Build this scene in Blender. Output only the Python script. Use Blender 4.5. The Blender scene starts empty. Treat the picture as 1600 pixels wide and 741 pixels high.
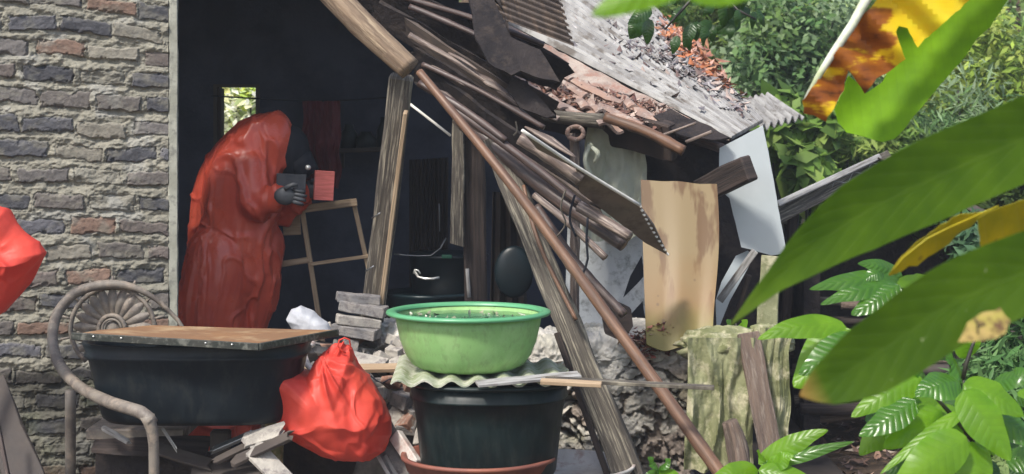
import bpy, bmesh, math, random
import numpy as np
from mathutils import Vector, Matrix
from mathutils.geometry import delaunay_2d_cdt

# ------------------------------------------------------------------ camera, world, sun
F, H, HOR = 2600.0, 1.60, 200.0            # focal length in photo pixels, eye height, horizon row
scene = bpy.context.scene
C = scene.collection
cam_d = bpy.data.cameras.new('camera')
cam = bpy.data.objects.new('camera', cam_d); C.objects.link(cam)
cam.location = (0, 0, H); cam.rotation_euler = (math.radians(90), 0, 0)
cam_d.sensor_width = 36; cam_d.lens = 36 * F / 1600
cam_d.shift_y = -(370.5 - HOR) / 1600
cam_d.clip_start = 0.05; cam_d.clip_end = 400
cam_d.dof.use_dof = True; cam_d.dof.focus_distance = 6.1; cam_d.dof.aperture_fstop = 5.6
scene.camera = cam
SUN = Vector((-0.42, -0.62, 0.92)).normalized()     # towards the sun
world = bpy.data.worlds.new('World'); scene.world = world; world.use_nodes = True
wn = world.node_tree
bgn = next(n for n in wn.nodes if n.type == 'BACKGROUND')
sky = wn.nodes.new('ShaderNodeTexSky'); sky.sky_type = 'NISHITA'; sky.sun_disc = False
sky.sun_elevation = math.asin(SUN.z); sky.sun_rotation = math.atan2(SUN.x, SUN.y)
sky.dust_density = 2.5; sky.air_density = 1.0
wn.links.new(sky.outputs[0], bgn.inputs[0]); bgn.inputs[1].default_value = 0.15
sl = bpy.data.lights.new('sun', 'SUN'); sl.energy = 2.9; sl.angle = math.radians(7); sl.color = (1, .95, .87)
so = bpy.data.objects.new('sun', sl); C.objects.link(so)
so.rotation_euler = SUN.to_track_quat('Z', 'Y').to_euler(); so.location = (-4, -6, 9)
scene.view_settings.view_transform = 'Standard'; scene.view_settings.look = 'None'
scene.view_settings.exposure = 0.74; scene.view_settings.gamma = 1
scene.render.engine = 'CYCLES'
scene.cycles.max_bounces = 7; scene.cycles.transmission_bounces = 5

# ------------------------------------------------------------------ helpers
rnd = random.Random(7)
nr = np.random.RandomState(5)
def P(px, py, Y):
    return Vector(((px - 800) / F * Y, Y, H + (HOR - py) / F * Y))
def sm(a, b, x):
    t = np.clip((np.asarray(x, float) - a) / (b - a), 0, 1); return t * t * (3 - 2 * t)
def _h(ix, iy, iz, s):
    n = (ix * 73856093) ^ (iy * 19349663) ^ (iz * 83492791) ^ (s * 2654435)
    n = (n ^ (n >> 13)) * 1274126177; n = n ^ (n >> 16)
    return (n & 0xffff) / 65535.0
def vn(p, s=0):
    p = np.asarray(p, float); i = np.floor(p).astype(np.int64); f = p - i; f = f * f * (3 - 2 * f)
    x, y, z = i[..., 0], i[..., 1], i[..., 2]; r = 0
    for dx in (0, 1):
        for dy in (0, 1):
            for dz in (0, 1):
                w = (f[..., 0] if dx else 1 - f[..., 0]) * (f[..., 1] if dy else 1 - f[..., 1]) * (f[..., 2] if dz else 1 - f[..., 2])
                r = r + w * _h(x + dx, y + dy, z + dz, s)
    return r * 2 - 1
def fbm(p, s=0, o=4):
    p = np.asarray(p, float); a = 0; w = .5
    for k in range(o): a = a + w * vn(p * 2 ** k, s + k); w *= .5
    return a

def tag(o, label=None, cat=None, group=None, kind=None):
    if label: o['label'] = label
    if cat: o['category'] = cat
    if group: o['group'] = group
    if kind: o['kind'] = kind
    return o
def thing(name, loc, label, cat, group=None):
    o = bpy.data.objects.new(name, None); C.objects.link(o); o.location = loc
    return tag(o, label, cat, group)
def origin_of(parent):
    v = Vector((0, 0, 0))
    while parent is not None: v += parent.location; parent = parent.parent
    return v
def mk(name, verts, faces, mat, parent=None, uv=None, col=None, smooth=True):
    """verts in world coordinates; origin put at the base (or at the parent's origin)"""
    V = np.array([tuple(v) for v in verts], float) if not isinstance(verts, np.ndarray) else verts
    if parent is None: org = Vector(((V[:, 0].min() + V[:, 0].max()) / 2, (V[:, 1].min() + V[:, 1].max()) / 2, V[:, 2].min()))
    else: org = origin_of(parent)
    me = bpy.data.meshes.new(name)
    me.from_pydata((V - np.array(org)).tolist(), [], [tuple(int(i) for i in f) for f in faces])
    me.polygons.foreach_set('use_smooth', [smooth] * len(me.polygons))
    if uv is not None:
        uv = np.asarray(uv, float); li = np.empty(len(me.loops), int); me.loops.foreach_get('vertex_index', li)
        me.uv_layers.new(name='UVMap').data.foreach_set('uv', uv[li].ravel())
    if col is not None:
        col = np.asarray(col, float); col = np.c_[col, np.ones(len(col))]
        me.color_attributes.new('Col', 'FLOAT_COLOR', 'POINT').data.foreach_set('color', col.ravel())
    me.materials.append(mat); me.update()
    o = bpy.data.objects.new(name, me); C.objects.link(o)
    if parent is None: o.location = org
    else: o.parent = parent
    return o
def solid(o, t, off=0.0):
    m = o.modifiers.new('solid', 'SOLIDIFY'); m.thickness = t; m.offset = off; e = o.modifiers.new('edges', 'EDGE_SPLIT'); e.split_angle = math.radians(42); return o
def bev(o, w=.004, s=2):
    m = o.modifiers.new('bevel', 'BEVEL'); m.width = w; m.segments = s; m.limit_method = 'ANGLE'; return o
def gridf(nu, nv, wrap=False):
    F_ = []
    for j in range(nv - 1):
        for i in range(nu if wrap else nu - 1):
            a = j * nu + i; b = j * nu + (i + 1) % nu
            F_.append((a, b, b + nu, a + nu))
    return F_

def tube_geo(pts, rad, seg=12, rough=0.0, seed=0, squash=1.0, nodes=(), cap=True):
    pts = [Vector(p) for p in pts]; n = len(pts)
    cum = [0]
    for i in range(1, n): cum.append(cum[-1] + (pts[i] - pts[i - 1]).length)
    L = cum[-1]; m = max(8, int(L / .03)) if (rough or nodes) else max(n, int(L / .08) + 2)
    r = rad if isinstance(rad, (list, tuple)) else [rad] * n
    V, UV, Fc = [], [], []
    up = None
    def pos(s):
        if n == 2: t = s / L; return pts[0].lerp(pts[1], t), r[0] + (r[1] - r[0]) * t
        k = 0
        while k < n - 2 and cum[k + 1] < s: k += 1
        t = (s - cum[k]) / max(1e-6, cum[k + 1] - cum[k])
        p0, p1, p2, p3 = pts[max(0, k - 1)], pts[k], pts[k + 1], pts[min(n - 1, k + 2)]
        c = .5 * ((2 * p1) + (p2 - p0) * t + (2 * p0 - 5 * p1 + 4 * p2 - p3) * t * t + (3 * p1 - p0 - 3 * p2 + p3) * t ** 3)
        return c, r[k] + (r[k + 1] - r[k]) * t
    for j in range(m + 1):
        s = L * j / m; c, rr = pos(s); c2, _ = pos(min(L, s + 1e-3)); c1, _ = pos(max(0, s - 1e-3))
        d = (c2 - c1).normalized()
        if up is None: up = d.orthogonal().normalized()
        up = (up - d * up.dot(d)).normalized(); sd = d.cross(up)
        for q in nodes:
            rr *= 1 + .14 * math.exp(-((s - q * L) / .010) ** 2) - .05 * math.exp(-((s - q * L - .016) / .006) ** 2)
        for i in range(seg):
            a = 2 * math.pi * i / seg
            k = 1
            if rough:
                pp = np.array([math.cos(a) * 1.2 + seed * 7.3, math.sin(a) * 1.2, s * 9])
                k = 1 + rough * float(fbm(pp, seed, 3)) * 2
            V.append(c + (up * math.cos(a) + sd * math.sin(a) * squash) * rr * k); UV.append((s, i / seg * .25))
    Fc = gridf(seg, m + 1, True)
    Fc = [tuple(reversed(f)) for f in Fc]
    if cap: Fc.append(tuple(range(seg))); Fc.append(tuple(reversed(range(m * seg, (m + 1) * seg))))
    return V, Fc, UV
def tube(name, pts, rad, mat, parent=None, **k):
    V, Fc, UV = tube_geo(pts, rad, **k)
    return mk(name, V, Fc, mat, parent, uv=UV)
def plank_geo(p1, p2, w, t, up=(0, 0, 1), rough=.0, seed=0, w2=None, ragged=0.0):
    p1, p2 = Vector(p1), Vector(p2); d = p2 - p1; L = d.length; d.normalize(); up = Vector(up)
    up = (up - d * up.dot(d)).normalized(); sd = d.cross(up)      # width along sd, thickness along up
    w2 = w2 or w; n = max(3, int(L / .04)); seg = 10
    ring = []
    for k in range(seg):
        a = k / seg
        if a < .4: ring.append((-.5 + a / .4, .5))
        elif a < .5: ring.append((.5, .5 - (a - .4) / .1))
        elif a < .9: ring.append((.5 - (a - .5) / .4, -.5))
        else: ring.append((-.5, -.5 + (a - .9) / .1))
    V, UV = [], []
    for j in range(n + 1):
        s = j / n; ww = w + (w2 - w) * s
        for i, (x, y) in enumerate(ring):
            q = np.array([s * L * 5, x * 2 + seed * 3.1, y * 2])
            e = float(fbm(q, seed, 3)) * rough
            es = 0
            if ragged and (j == 0 or j == n): es = ragged * (float(vn(np.array([x * 9 + seed, y * 2, j * 3.0]))))
            V.append(p1 + d * (s * L + es) + sd * (x * ww * (1 + e * 1.2)) + up * (y * t + e * t * .8)); UV.append((s * L, x * ww))
    Fc = gridf(seg, n + 1, True); Fc.append(tuple(reversed(range(seg)))); Fc.append(tuple(range(n * seg, (n + 1) * seg)))
    return V, Fc, UV
def plank(name, p1, p2, w, t, mat, parent=None, **k):
    V, Fc, UV = plank_geo(p1, p2, w, t, **k)
    o = mk(name, V, Fc, mat, parent, uv=UV, smooth=False); return bev(o, min(w, t) * .12, 1)
def box(name, c, size, mat, parent=None, rot=(0, 0, 0), rough=.0, seed=0, bevel=.004, cuts=3):
    bm = bmesh.new(); bmesh.ops.create_cube(bm, size=1)
    if rough: bmesh.ops.subdivide_edges(bm, edges=bm.edges, cuts=cuts, use_grid_fill=True)
    R = Matrix.Rotation(rot[2], 4, 'Z') @ Matrix.Rotation(rot[1], 4, 'Y') @ Matrix.Rotation(rot[0], 4, 'X')
    V = []
    for v in bm.verts:
        p = Vector((v.co.x * size[0], v.co.y * size[1], v.co.z * size[2]))
        if rough:
            q = np.array(p) * 22 + seed * 5.7
            p += Vector((float(fbm(q, seed)), float(fbm(q, seed + 9)), float(fbm(q, seed + 19)))) * rough
        V.append(Vector(c) + R @ p)
    Fc = [tuple(v.index for v in f.verts) for f in bm.faces]; uv = [(v.co.x * size[0], v.co.z * size[2] + v.co.y * size[1]) for v in bm.verts]; bm.free()
    o = mk(name, V, Fc, mat, parent, uv=uv, smooth=False)
    return bev(o, bevel, 2) if bevel else o
def sheet(name, c00, c10, c11, c01, mat, parent=None, waves=0, amp=.01, along='v', nu=None, nv=None, th=.004, sag=0, seed=0, rag=0, bump=.0, amp2=None):
    """bilinear patch; waves counted across u (ridges run along v)"""
    c = [Vector(x) for x in (c00, c10, c11, c01)]
    nu = nu or (waves * 8 + 1 if waves else 24); nv = nv or 24
    N = ((c[1] - c[0]).cross(c[3] - c[0])).normalized()
    Lu = (c[1] - c[0]).length; Lv = (c[3] - c[0]).length
    u, v = np.meshgrid(np.linspace(0, 1, nu), np.linspace(0, 1, nv))
    ca = [np.array(x) for x in c]
    u2, v2 = u.copy(), v.copy()
    if rag:
        e = np.clip((v - .9) / .1, 0, 1); v2 = v - e * rag * (.5 + .5 * vn(np.stack([u * 14, u * 0 + seed, u * 0], -1)))
        e = np.clip((.1 - v) / .1, 0, 1); v2 = v2 + e * rag * (.5 + .5 * vn(np.stack([u * 11, u * 0 + seed + 5, u * 0], -1)))
        e = np.clip((u - .92) / .08, 0, 1); u2 = u - e * rag * .5 * (.5 + .5 * vn(np.stack([v * 12, u * 0 + seed + 9, u * 0], -1)))
    Q = ((1 - u2) * (1 - v2))[..., None] * ca[0] + (u2 * (1 - v2))[..., None] * ca[1] + (u2 * v2)[..., None] * ca[2] + ((1 - u2) * v2)[..., None] * ca[3]
    h = 0 * u
    if waves: h = (amp + ((amp2 if amp2 else amp) - amp) * v) * np.sin(u * waves * 2 * math.pi)
    h = h + sag * np.sin(u * math.pi) * np.sin(v * math.pi)
    if bump: h = h + bump * fbm(np.stack([u * Lu * 6 + seed, v * Lv * 6, 0 * u], -1), seed)
    Q = Q + h[..., None] * np.array(N)
    UV = np.stack([v * Lv, u * Lu], -1).reshape(-1, 2)
    o = mk(name, Q.reshape(-1, 3), gridf(nu, nv), mat, parent, uv=UV)
    return solid(o, th) if th else o
def patch(name, outline, Yf, mat, parent=None, step=12, th=.003, wob=0, seed=0, smooth=True):
    """flat-ish thing with an irregular outline, photo-pixel outline placed at the depth Yf(px,py)"""
    pts = [Vector((float(x), float(y))) for x, y in outline]
    dense = []
    for i, a in enumerate(pts):
        b = pts[(i + 1) % len(pts)]; k = max(1, int((b - a).length / step))
        for j in range(k): dense.append(a.lerp(b, j / k))
    nb = len(dense)
    if wob: dense = [p + Vector((float(vn(np.array([p.x * .13, p.y * .13, seed]))), float(vn(np.array([p.x * .13, p.y * .13, seed + 7.])))) ) * wob for p in dense]
    xs = [p.x for p in dense]; ys = [p.y for p in dense]
    def inside(x, y):
        c = False; j = nb - 1
        for i in range(nb):
            if (ys[i] > y) != (ys[j] > y) and x < (xs[j] - xs[i]) * (y - ys[i]) / (ys[j] - ys[i]) + xs[i]: c = not c
            j = i
        return c
    allp = list(dense); x = min(xs) + step / 2
    while x < max(xs):
        y = min(ys) + step / 2
        while y < max(ys):
            if inside(x, y) and min((p - Vector((x, y))).length for p in dense) > step * .45: allp.append(Vector((x, y)))
            y += step
        x += step
    r = delaunay_2d_cdt(allp, [(i, (i + 1) % nb) for i in range(nb)], [list(range(nb))], 1, 1e-4)
    V = [P(p.x, p.y, Yf(p.x, p.y)) for p in r[0]]
    UV = [(p.x * .0025, p.y * .0025) for p in r[0]]
    o = mk(name, V, r[2], mat, parent, uv=UV, smooth=smooth)
    return solid(o, th) if th else o
def blade_geo(mid, hw, nrm=(0, -.85, .5), fold=.25, seg=26, na=9, wav=0.0, seed=0, V=None, Fc=None, UV=None, prof=None):
    """a leaf blade about a midrib of world points; hw = greatest half width in metres"""
    V = [] if V is None else V; Fc = [] if Fc is None else Fc; UV = [] if UV is None else UV
    mid = [Vector(m) for m in mid]; n = len(mid); nrm = Vector(nrm).normalized(); b0 = len(V)
    def pos(t):
        s = t * (n - 1); k = min(n - 2, int(s)); t = s - k
        p0, p1, p2, p3 = mid[max(0, k - 1)], mid[k], mid[k + 1], mid[min(n - 1, k + 2)]
        return .5 * ((2 * p1) + (p2 - p0) * t + (2 * p0 - 5 * p1 + 4 * p2 - p3) * t * t + (3 * p1 - p0 - 3 * p2 + p3) * t ** 3)
    for j in range(seg + 1):
        t = j / seg; c = pos(t); d = (pos(min(1, t + .01)) - pos(max(0, t - .01))).normalized()
        sd = d.cross(nrm).normalized(); nn = sd.cross(d).normalized()
        w = prof(t) if prof else (math.sin(math.pi * min(1, t ** .8)) ** .75 * (1 - .25 * t))
        w = max(w, .015) * hw
        for i in range(na):
            x = -1 + 2 * i / (na - 1)
            off = -fold * w * abs(x) ** 1.3 + wav * hw * math.sin(t * 17 + seed + (2 if x > 0 else 0)) * abs(x) ** 2
            V.append(c + sd * (x * w) + nn * off); UV.append((t, x))
    for j in range(seg):
        for i in range(na - 1):
            a = b0 + j * na + i; Fc.append((a, a + 1, a + 1 + na, a + na))
    return V, Fc, UV
def leaf(name, mid, hw, mat, parent=None, th=.0, **k):
    V, Fc, UV = blade_geo(mid, hw, **k)
    o = mk(name, V, Fc, mat, parent, uv=UV); return solid(o, th) if th else o

# ------------------------------------------------------------------ materials
def nodes_of(name):
    m = bpy.data.materials.new(name); m.use_nodes = True; t = m.node_tree
    return m, t, t.nodes['Principled BSDF'], t.nodes['Material Output']
def N(t, typ, **k):
    n = t.nodes.new(typ)
    for a, b in k.items():
        if a in n.inputs: n.inputs[a].default_value = b
        else: setattr(n, a, b)
    return n
def ramp(t, src, p0, p1, c0=(0, 0, 0, 1), c1=(1, 1, 1, 1)):
    r = t.nodes.new('ShaderNodeValToRGB'); r.color_ramp.elements[0].position = p0; r.color_ramp.elements[1].position = p1
    r.color_ramp.elements[0].color = c0; r.color_ramp.elements[1].color = c1; t.links.new(src, r.inputs[0]); return r
def mixc(t, fac, a, b, mode='MIX'):
    n = t.nodes.new('ShaderNodeMix'); n.data_type = 'RGBA'; n.blend_type = mode
    for s, i in ((fac, 0), (a, 6), (b, 7)):
        if hasattr(s, 'is_linked'): t.links.new(s, n.inputs[i])
        elif i == 0: n.inputs[0].default_value = s
        else: n.inputs[i].default_value = (*s, 1) if len(s) == 3 else s
    return n.outputs[2]
def mat(name, c1, c2=None, rough=.7, scale=8, c3=None, scale3=40, bump=.3, bscale=60, bdist=.003, metal=0, uvstretch=None, spec=.5, bstretch=None,
        trans=0, useCol=False, coat=0, amount3=.5, edge=(.42, .6), sss=0, clear=0):
    m, t, b, out = nodes_of(name); L = t.links
    tc = N(t, 'ShaderNodeTexCoord'); mp = N(t, 'ShaderNodeMapping')
    L.new(tc.outputs['UV' if uvstretch else 'Object'], mp.inputs[0])
    oi = N(t, 'ShaderNodeObjectInfo'); ml = N(t, 'ShaderNodeMath', operation='MULTIPLY'); L.new(oi.outputs['Random'], ml.inputs[0]); ml.inputs[1].default_value = 37
    L.new(ml.outputs[0], mp.inputs['Location'])
    if uvstretch: mp.inputs['Scale'].default_value = (uvstretch[0], uvstretch[1], 1)
    n1 = N(t, 'ShaderNodeTexNoise', Scale=scale, Detail=6, Roughness=.62); L.new(mp.outputs[0], n1.inputs['Vector'])
    if useCol:
        at = N(t, 'ShaderNodeAttribute', attribute_name='Col'); base = at.outputs['Color']
        r1 = ramp(t, n1.outputs[0], .3, .75, (.72, .72, .72, 1), (1.22, 1.2, 1.16, 1)); col = mixc(t, 1.0, base, r1.outputs[0], 'MULTIPLY')
    else:
        r1 = ramp(t, n1.outputs[0], edge[0], edge[1]); col = mixc(t, r1.outputs[0], c1, c2 or c1)
    if c3:
        n3 = N(t, 'ShaderNodeTexNoise', Scale=scale3, Detail=4, Roughness=.7); L.new(mp.outputs[0], n3.inputs['Vector'])
        r3 = ramp(t, n3.outputs[0], .5, .66, c1=(amount3 * 2 if amount3 < .5 else 1,) * 3 + (1,)); col = mixc(t, r3.outputs[0], col, c3)
    L.new(col, b.inputs['Base Color'])
    b.inputs['Roughness'].default_value = rough; b.inputs['Metallic'].default_value = metal; b.inputs['Specular IOR Level'].default_value = spec
    if coat: b.inputs['Coat Weight'].default_value = coat; b.inputs['Coat Roughness'].default_value = .12
    rr = ramp(t, n1.outputs[0], .3, .7, (max(0, rough - .12),) * 3 + (1,), (min(1, rough + .12),) * 3 + (1,)); L.new(rr.outputs[0], b.inputs['Roughness'])
    if bump:
        nb = N(t, 'ShaderNodeTexNoise', Scale=bscale, Detail=5 if not bstretch else 2, Roughness=.65); L.new(mp.outputs[0], nb.inputs['Vector'])
        if bstretch:
            m2 = N(t, 'ShaderNodeMapping'); m2.inputs['Scale'].default_value = bstretch; L.new(tc.outputs['Object'], m2.inputs[0]); L.new(m2.outputs[0], nb.inputs['Vector']); nb.inputs['Distortion'].default_value = .6
        bn = N(t, 'ShaderNodeBump', Strength=bump, Distance=bdist); L.new(nb.outputs[0], bn.inputs['Height']); L.new(bn.outputs[0], b.inputs['Normal'])
    if trans:
        tr = N(t, 'ShaderNodeBsdfTranslucent'); L.new(col, tr.inputs[0]); mx = N(t, 'ShaderNodeMixShader'); mx.inputs[0].default_value = trans
        L.new(b.outputs[0], mx.inputs[1]); L.new(tr.outputs[0], mx.inputs[2]); L.new(mx.outputs[0], out.inputs[0])
    return m
def leafmat(name, base, vein, tcol, rough=.35, trans=.45, spots=None, tip=None, nveins=22, bump=.5, spotscale=9, spotpos=(.6, .68), coat=0, spec=.5):
    m, t, b, out = nodes_of(name); L = t.links
    uv = N(t, 'ShaderNodeUVMap'); sp = N(t, 'ShaderNodeSeparateXYZ'); L.new(uv.outputs[0], sp.inputs[0])
    ab = N(t, 'ShaderNodeMath', operation='ABSOLUTE'); L.new(sp.outputs[1], ab.inputs[0])
    m1 = N(t, 'ShaderNodeMath', operation='MULTIPLY_ADD'); L.new(sp.outputs[0], m1.inputs[0]); m1.inputs[1].default_value = nveins
    m0 = N(t, 'ShaderNodeMath', operation='MULTIPLY'); L.new(ab.outputs[0], m0.inputs[0]); m0.inputs[1].default_value = -nveins * .13; L.new(m0.outputs[0], m1.inputs[2])
    fr = N(t, 'ShaderNodeMath', operation='PINGPONG'); L.new(m1.outputs[0], fr.inputs[0]); fr.inputs[1].default_value = .5
    rv = ramp(t, fr.outputs[0], .0, .10, (1, 1, 1, 1), (0, 0, 0, 1)); rm = ramp(t, ab.outputs[0], .02, .06, (1, 1, 1, 1), (0, 0, 0, 1))
    ad = N(t, 'ShaderNodeMath', operation='MAXIMUM'); L.new(rv.outputs[0], ad.inputs[0]); L.new(rm.outputs[0], ad.inputs[1])
    sc = N(t, 'ShaderNodeMath', operation='MULTIPLY'); L.new(ad.outputs[0], sc.inputs[0]); sc.inputs[1].default_value = .25
    tc = N(t, 'ShaderNodeTexCoord'); n1 = N(t, 'ShaderNodeTexNoise', Scale=14, Detail=5); L.new(tc.outputs['Object'], n1.inputs['Vector'])
    r1 = ramp(t, n1.outputs[0], .35, .7, (.8, .85, .8, 1), (1.2, 1.15, 1.0, 1))
    col = mixc(t, 1.0, mixc(t, sc.outputs[0], base, vein), r1.outputs[0], 'MULTIPLY')
    tcl = mixc(t, 1.0, mixc(t, sc.outputs[0], tcol, vein), r1.outputs[0], 'MULTIPLY')
    if tip:
        rt = ramp(t, sp.outputs[0], .9, 1.0); col = mixc(t, rt.outputs[0], col, tip); tcl = mixc(t, rt.outputs[0], tcl, tip)
    if spots:
        ns = N(t, 'ShaderNodeTexNoise', Scale=spotscale, Detail=4, Roughness=.6); L.new(tc.outputs['Object'], ns.inputs['Vector'])
        rs = ramp(t, ns.outputs[0], *spotpos); col = mixc(t, rs.outputs[0], col, spots); tcl = mixc(t, rs.outputs[0], tcl, spots)
    L.new(col, b.inputs['Base Color']); b.inputs['Roughness'].default_value = rough; b.inputs['Specular IOR Level'].default_value = spec
    if coat: b.inputs['Coat Weight'].default_value = coat; b.inputs['Coat Roughness'].default_value = .15
    hb = N(t, 'ShaderNodeMath', operation='PINGPONG'); L.new(m1.outputs[0], hb.inputs[0]); hb.inputs[1].default_value = .5
    sq = N(t, 'ShaderNodeMath', operation='SQRT'); L.new(hb.outputs[0], sq.inputs[0])
    bn = N(t, 'ShaderNodeBump', Strength=bump, Distance=.006); L.new(sq.outputs[0], bn.inputs['Height']); L.new(bn.outputs[0], b.inputs['Normal'])
    tr = N(t, 'ShaderNodeBsdfTranslucent'); L.new(tcl, tr.inputs[0]); mx = N(t, 'ShaderNodeMixShader'); mx.inputs[0].default_value = trans
    L.new(b.outputs[0], mx.inputs[1]); L.new(tr.outputs[0], mx.inputs[2]); L.new(mx.outputs[0], out.inputs[0])
    return m

M = {}
M['masonry'] = mat('masonry', (0, 0, 0), useCol=True, rough=.9, scale=35, bump=.7, bscale=170, bdist=.003, spec=.25)
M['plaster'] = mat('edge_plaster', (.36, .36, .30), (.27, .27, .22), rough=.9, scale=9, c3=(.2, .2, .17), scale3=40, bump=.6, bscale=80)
M['soot_veil'] = mat('sooty_veiled_wall', (.080, .090, .125), (.045, .05, .07), rough=.95, scale=2.2, bump=.6, spec=.1)  # sooty wall, base colour raised bluish to paint in veiling glare
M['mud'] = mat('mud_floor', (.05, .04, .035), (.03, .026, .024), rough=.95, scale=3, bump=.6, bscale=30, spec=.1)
M['earth'] = mat('earth', (.085, .06, .042), (.045, .035, .025), rough=.95, scale=2.2, c3=(.14, .09, .055), scale3=22, bump=1, bscale=25, bdist=.02, spec=.2)
M['hill'] = mat('hill_earth', (.04, .06, .02), (.02, .035, .012), rough=.95, scale=1.5, bump=1, bscale=12, bdist=.03, spec=.15)
M['timber'] = mat('grey_timber', (.10, .088, .072), (.055, .048, .042), rough=.85, scale=3, uvstretch=(1.2, 26), c3=(.30, .27, .21), scale3=5, bump=.9, bscale=5, bdist=.006, spec=.25)
M['timber_dark'] = mat('dark_timber', (.055, .04, .034), (.03, .024, .022), rough=.8, scale=3, uvstretch=(1.2, 26), bump=.9, bscale=5, bdist=.005, spec=.3)
M['timber_edge'] = mat('split_timber', (.42, .31, .20), (.30, .21, .13), rough=.8, scale=3, uvstretch=(1.2, 26), bump=.7, bscale=5, bdist=.004)
M['log'] = mat('peeled_log', (.25, .175, .11), (.14, .095, .062), rough=.7, scale=2.6, uvstretch=(1.5, 16), c3=(.38, .29, .19), scale3=4, bump=.8, bscale=5, bdist=.006)
M['bamboo'] = mat('aged_bamboo', (.19, .10, .055), (.09, .05, .032), rough=.5, scale=2.2, uvstretch=(2, 12), c3=(.11, .055, .035), scale3=5, bump=.4, bscale=5, bdist=.003)
M['bamboo_grey'] = mat('weathered_bamboo', (.15, .11, .09), (.075, .055, .048), rough=.55, scale=2.2, uvstretch=(2, 14), c3=(.40, .32, .26), scale3=4, bump=.5, bscale=5, bdist=.003)
M['bamboo_dark'] = mat('smoked_bamboo', (.07, .045, .038), (.035, .025, .024), rough=.45, scale=2.2, uvstretch=(2, 14), c3=(.12, .08, .065), scale3=4, bump=.5, bscale=5, bdist=.003)
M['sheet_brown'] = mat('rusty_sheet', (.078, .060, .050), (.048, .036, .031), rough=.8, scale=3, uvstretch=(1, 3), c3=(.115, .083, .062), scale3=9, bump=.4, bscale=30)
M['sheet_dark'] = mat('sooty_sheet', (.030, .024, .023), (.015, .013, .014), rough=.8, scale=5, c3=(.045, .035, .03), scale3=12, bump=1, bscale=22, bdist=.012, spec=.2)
M['sheet_face'] = mat('cement_sheet_face', (.20, .155, .12), (.15, .115, .095), rough=.8, scale=5, c3=(.11, .08, .065), scale3=9, bump=.3, bscale=60)
M['cement'] = mat('cement_sheet', (.37, .365, .35), (.23, .225, .22), rough=.85, scale=4, uvstretch=(1.0, 9), c3=(.13, .115, .10), scale3=7, amount3=.6, bump=.5, bscale=40)
M['cement_edge'] = mat('pale_cement_edge', (.72, .70, .64), (.6, .58, .52), rough=.85, scale=9, bump=.3)
M['cement_moss'] = mat('mossy_cement_sheet', (.40, .42, .32), (.22, .25, .14), rough=.85, scale=14, c3=(.50, .48, .42), scale3=20, bump=.6, bscale=60)
M['clay'] = mat('clay_tile', (.33, .21, .16), (.21, .155, .135), rough=.85, scale=10, c3=(.42, .35, .30), scale3=24, bump=.6, bscale=60)
M['clay_red'] = mat('red_clay', (.26, .09, .055), (.17, .06, .045), rough=.6, scale=6, bump=.3)
M['litter'] = mat('leaf_litter', (0, 0, 0), useCol=True, rough=.7, scale=30, bump=.2)
M['brickbat'] = mat('broken_brick', (.17, .165, .165), (.25, .23, .21), rough=.92, scale=14, c3=(.11, .10, .10), scale3=30, bump=.9, bscale=80, bdist=.004, spec=.25)
M['brick_pale'] = mat('mortared_brick', (.42, .39, .34), (.30, .28, .25), rough=.92, scale=14, c3=(.2, .18, .17), scale3=26, bump=.9, bscale=80, bdist=.004, spec=.25)
M['brick_red'] = mat('red_brick', (.30, .16, .11), (.22, .13, .10), rough=.92, scale=14, c3=(.36, .30, .25), scale3=26, bump=.9, bscale=80, bdist=.004, spec=.25)
M['rattan'] = mat('carved_wood', (.20, .175, .145), (.12, .10, .085), rough=.6, scale=12, c3=(.28, .23, .18), scale3=20, bump=.5, bscale=70)
M['tub'] = mat('black_plastic', (.006, .010, .014), (.009, .014, .018), rough=.45, scale=3, uvstretch=(7, 2.5), c3=(.04, .042, .038), scale3=4, amount3=.15, bump=.06, bscale=20, spec=.28)
M['tub_green'] = mat('blackish_green_plastic', (.005, .012, .013), (.008, .018, .018), rough=.45, scale=3, uvstretch=(7, 2.5), c3=(.04, .042, .038), scale3=4, amount3=.15, bump=.06, bscale=20, spec=.28)
M['ply'] = mat('plywood_lid', (.34, .175, .075), (.22, .12, .06), rough=.6, scale=2.2, c3=(.42, .30, .17), scale3=5, amount3=.4, bump=.15, bscale=20)
M['lid_edge'] = mat('dark_edge_band', (.02, .025, .02), (.035, .035, .028), rough=.5, scale=12, c3=(.2, .2, .17), scale3=36, amount3=.3, bump=.3)
M['red_bag'] = mat('red_plastic', (.80, .095, .062), (.70, .07, .05), rough=.48, scale=5, bump=.4, bscale=30, bdist=.004, trans=.25, spec=.35)
M['suit'] = mat('red_suit', (.68, .11, .06), (.58, .08, .045), rough=.32, scale=5, bump=.8, bscale=6, bdist=.03, bstretch=(1.6, 1.6, .32), trans=.12)
M['black'] = mat('black_rubber', (.012, .014, .02), rough=.7, spec=.2, scale=6, bump=.1)
M['glove'] = mat('grey_glove', (.06, .064, .072), (.04, .044, .05), rough=.6, scale=20, bump=.3)
M['pink'] = mat('pinkish_card', (.42, .10, .09), (.30, .07, .06), rough=.8, scale=4, uvstretch=(3, 30), bump=.4, bscale=20)
M['silver'] = mat('dull_silver', (.7, .7, .66), rough=.28, metal=.6, bump=.1)
M['skin'] = mat('skin', (.33, .18, .12), rough=.55, bump=.1)
M['tarp'] = mat('dirty_tarp', (.56, .58, .47), (.36, .39, .29), rough=.55, scale=4, c3=(.50, .52, .46), scale3=9, bump=.35, bscale=18, bdist=.008, trans=.12)
M['whiteboard'] = mat('white_panel', (.56, .61, .63), (.48, .53, .55), rough=.7, scale=1.2, bump=.15, bscale=30)
M['oldwhite'] = mat('whitewash', (.68, .70, .70), (.52, .54, .55), rough=.85, scale=5, c3=(.22, .23, .22), scale3=18, amount3=.4, bump=.5, bscale=60)
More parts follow.
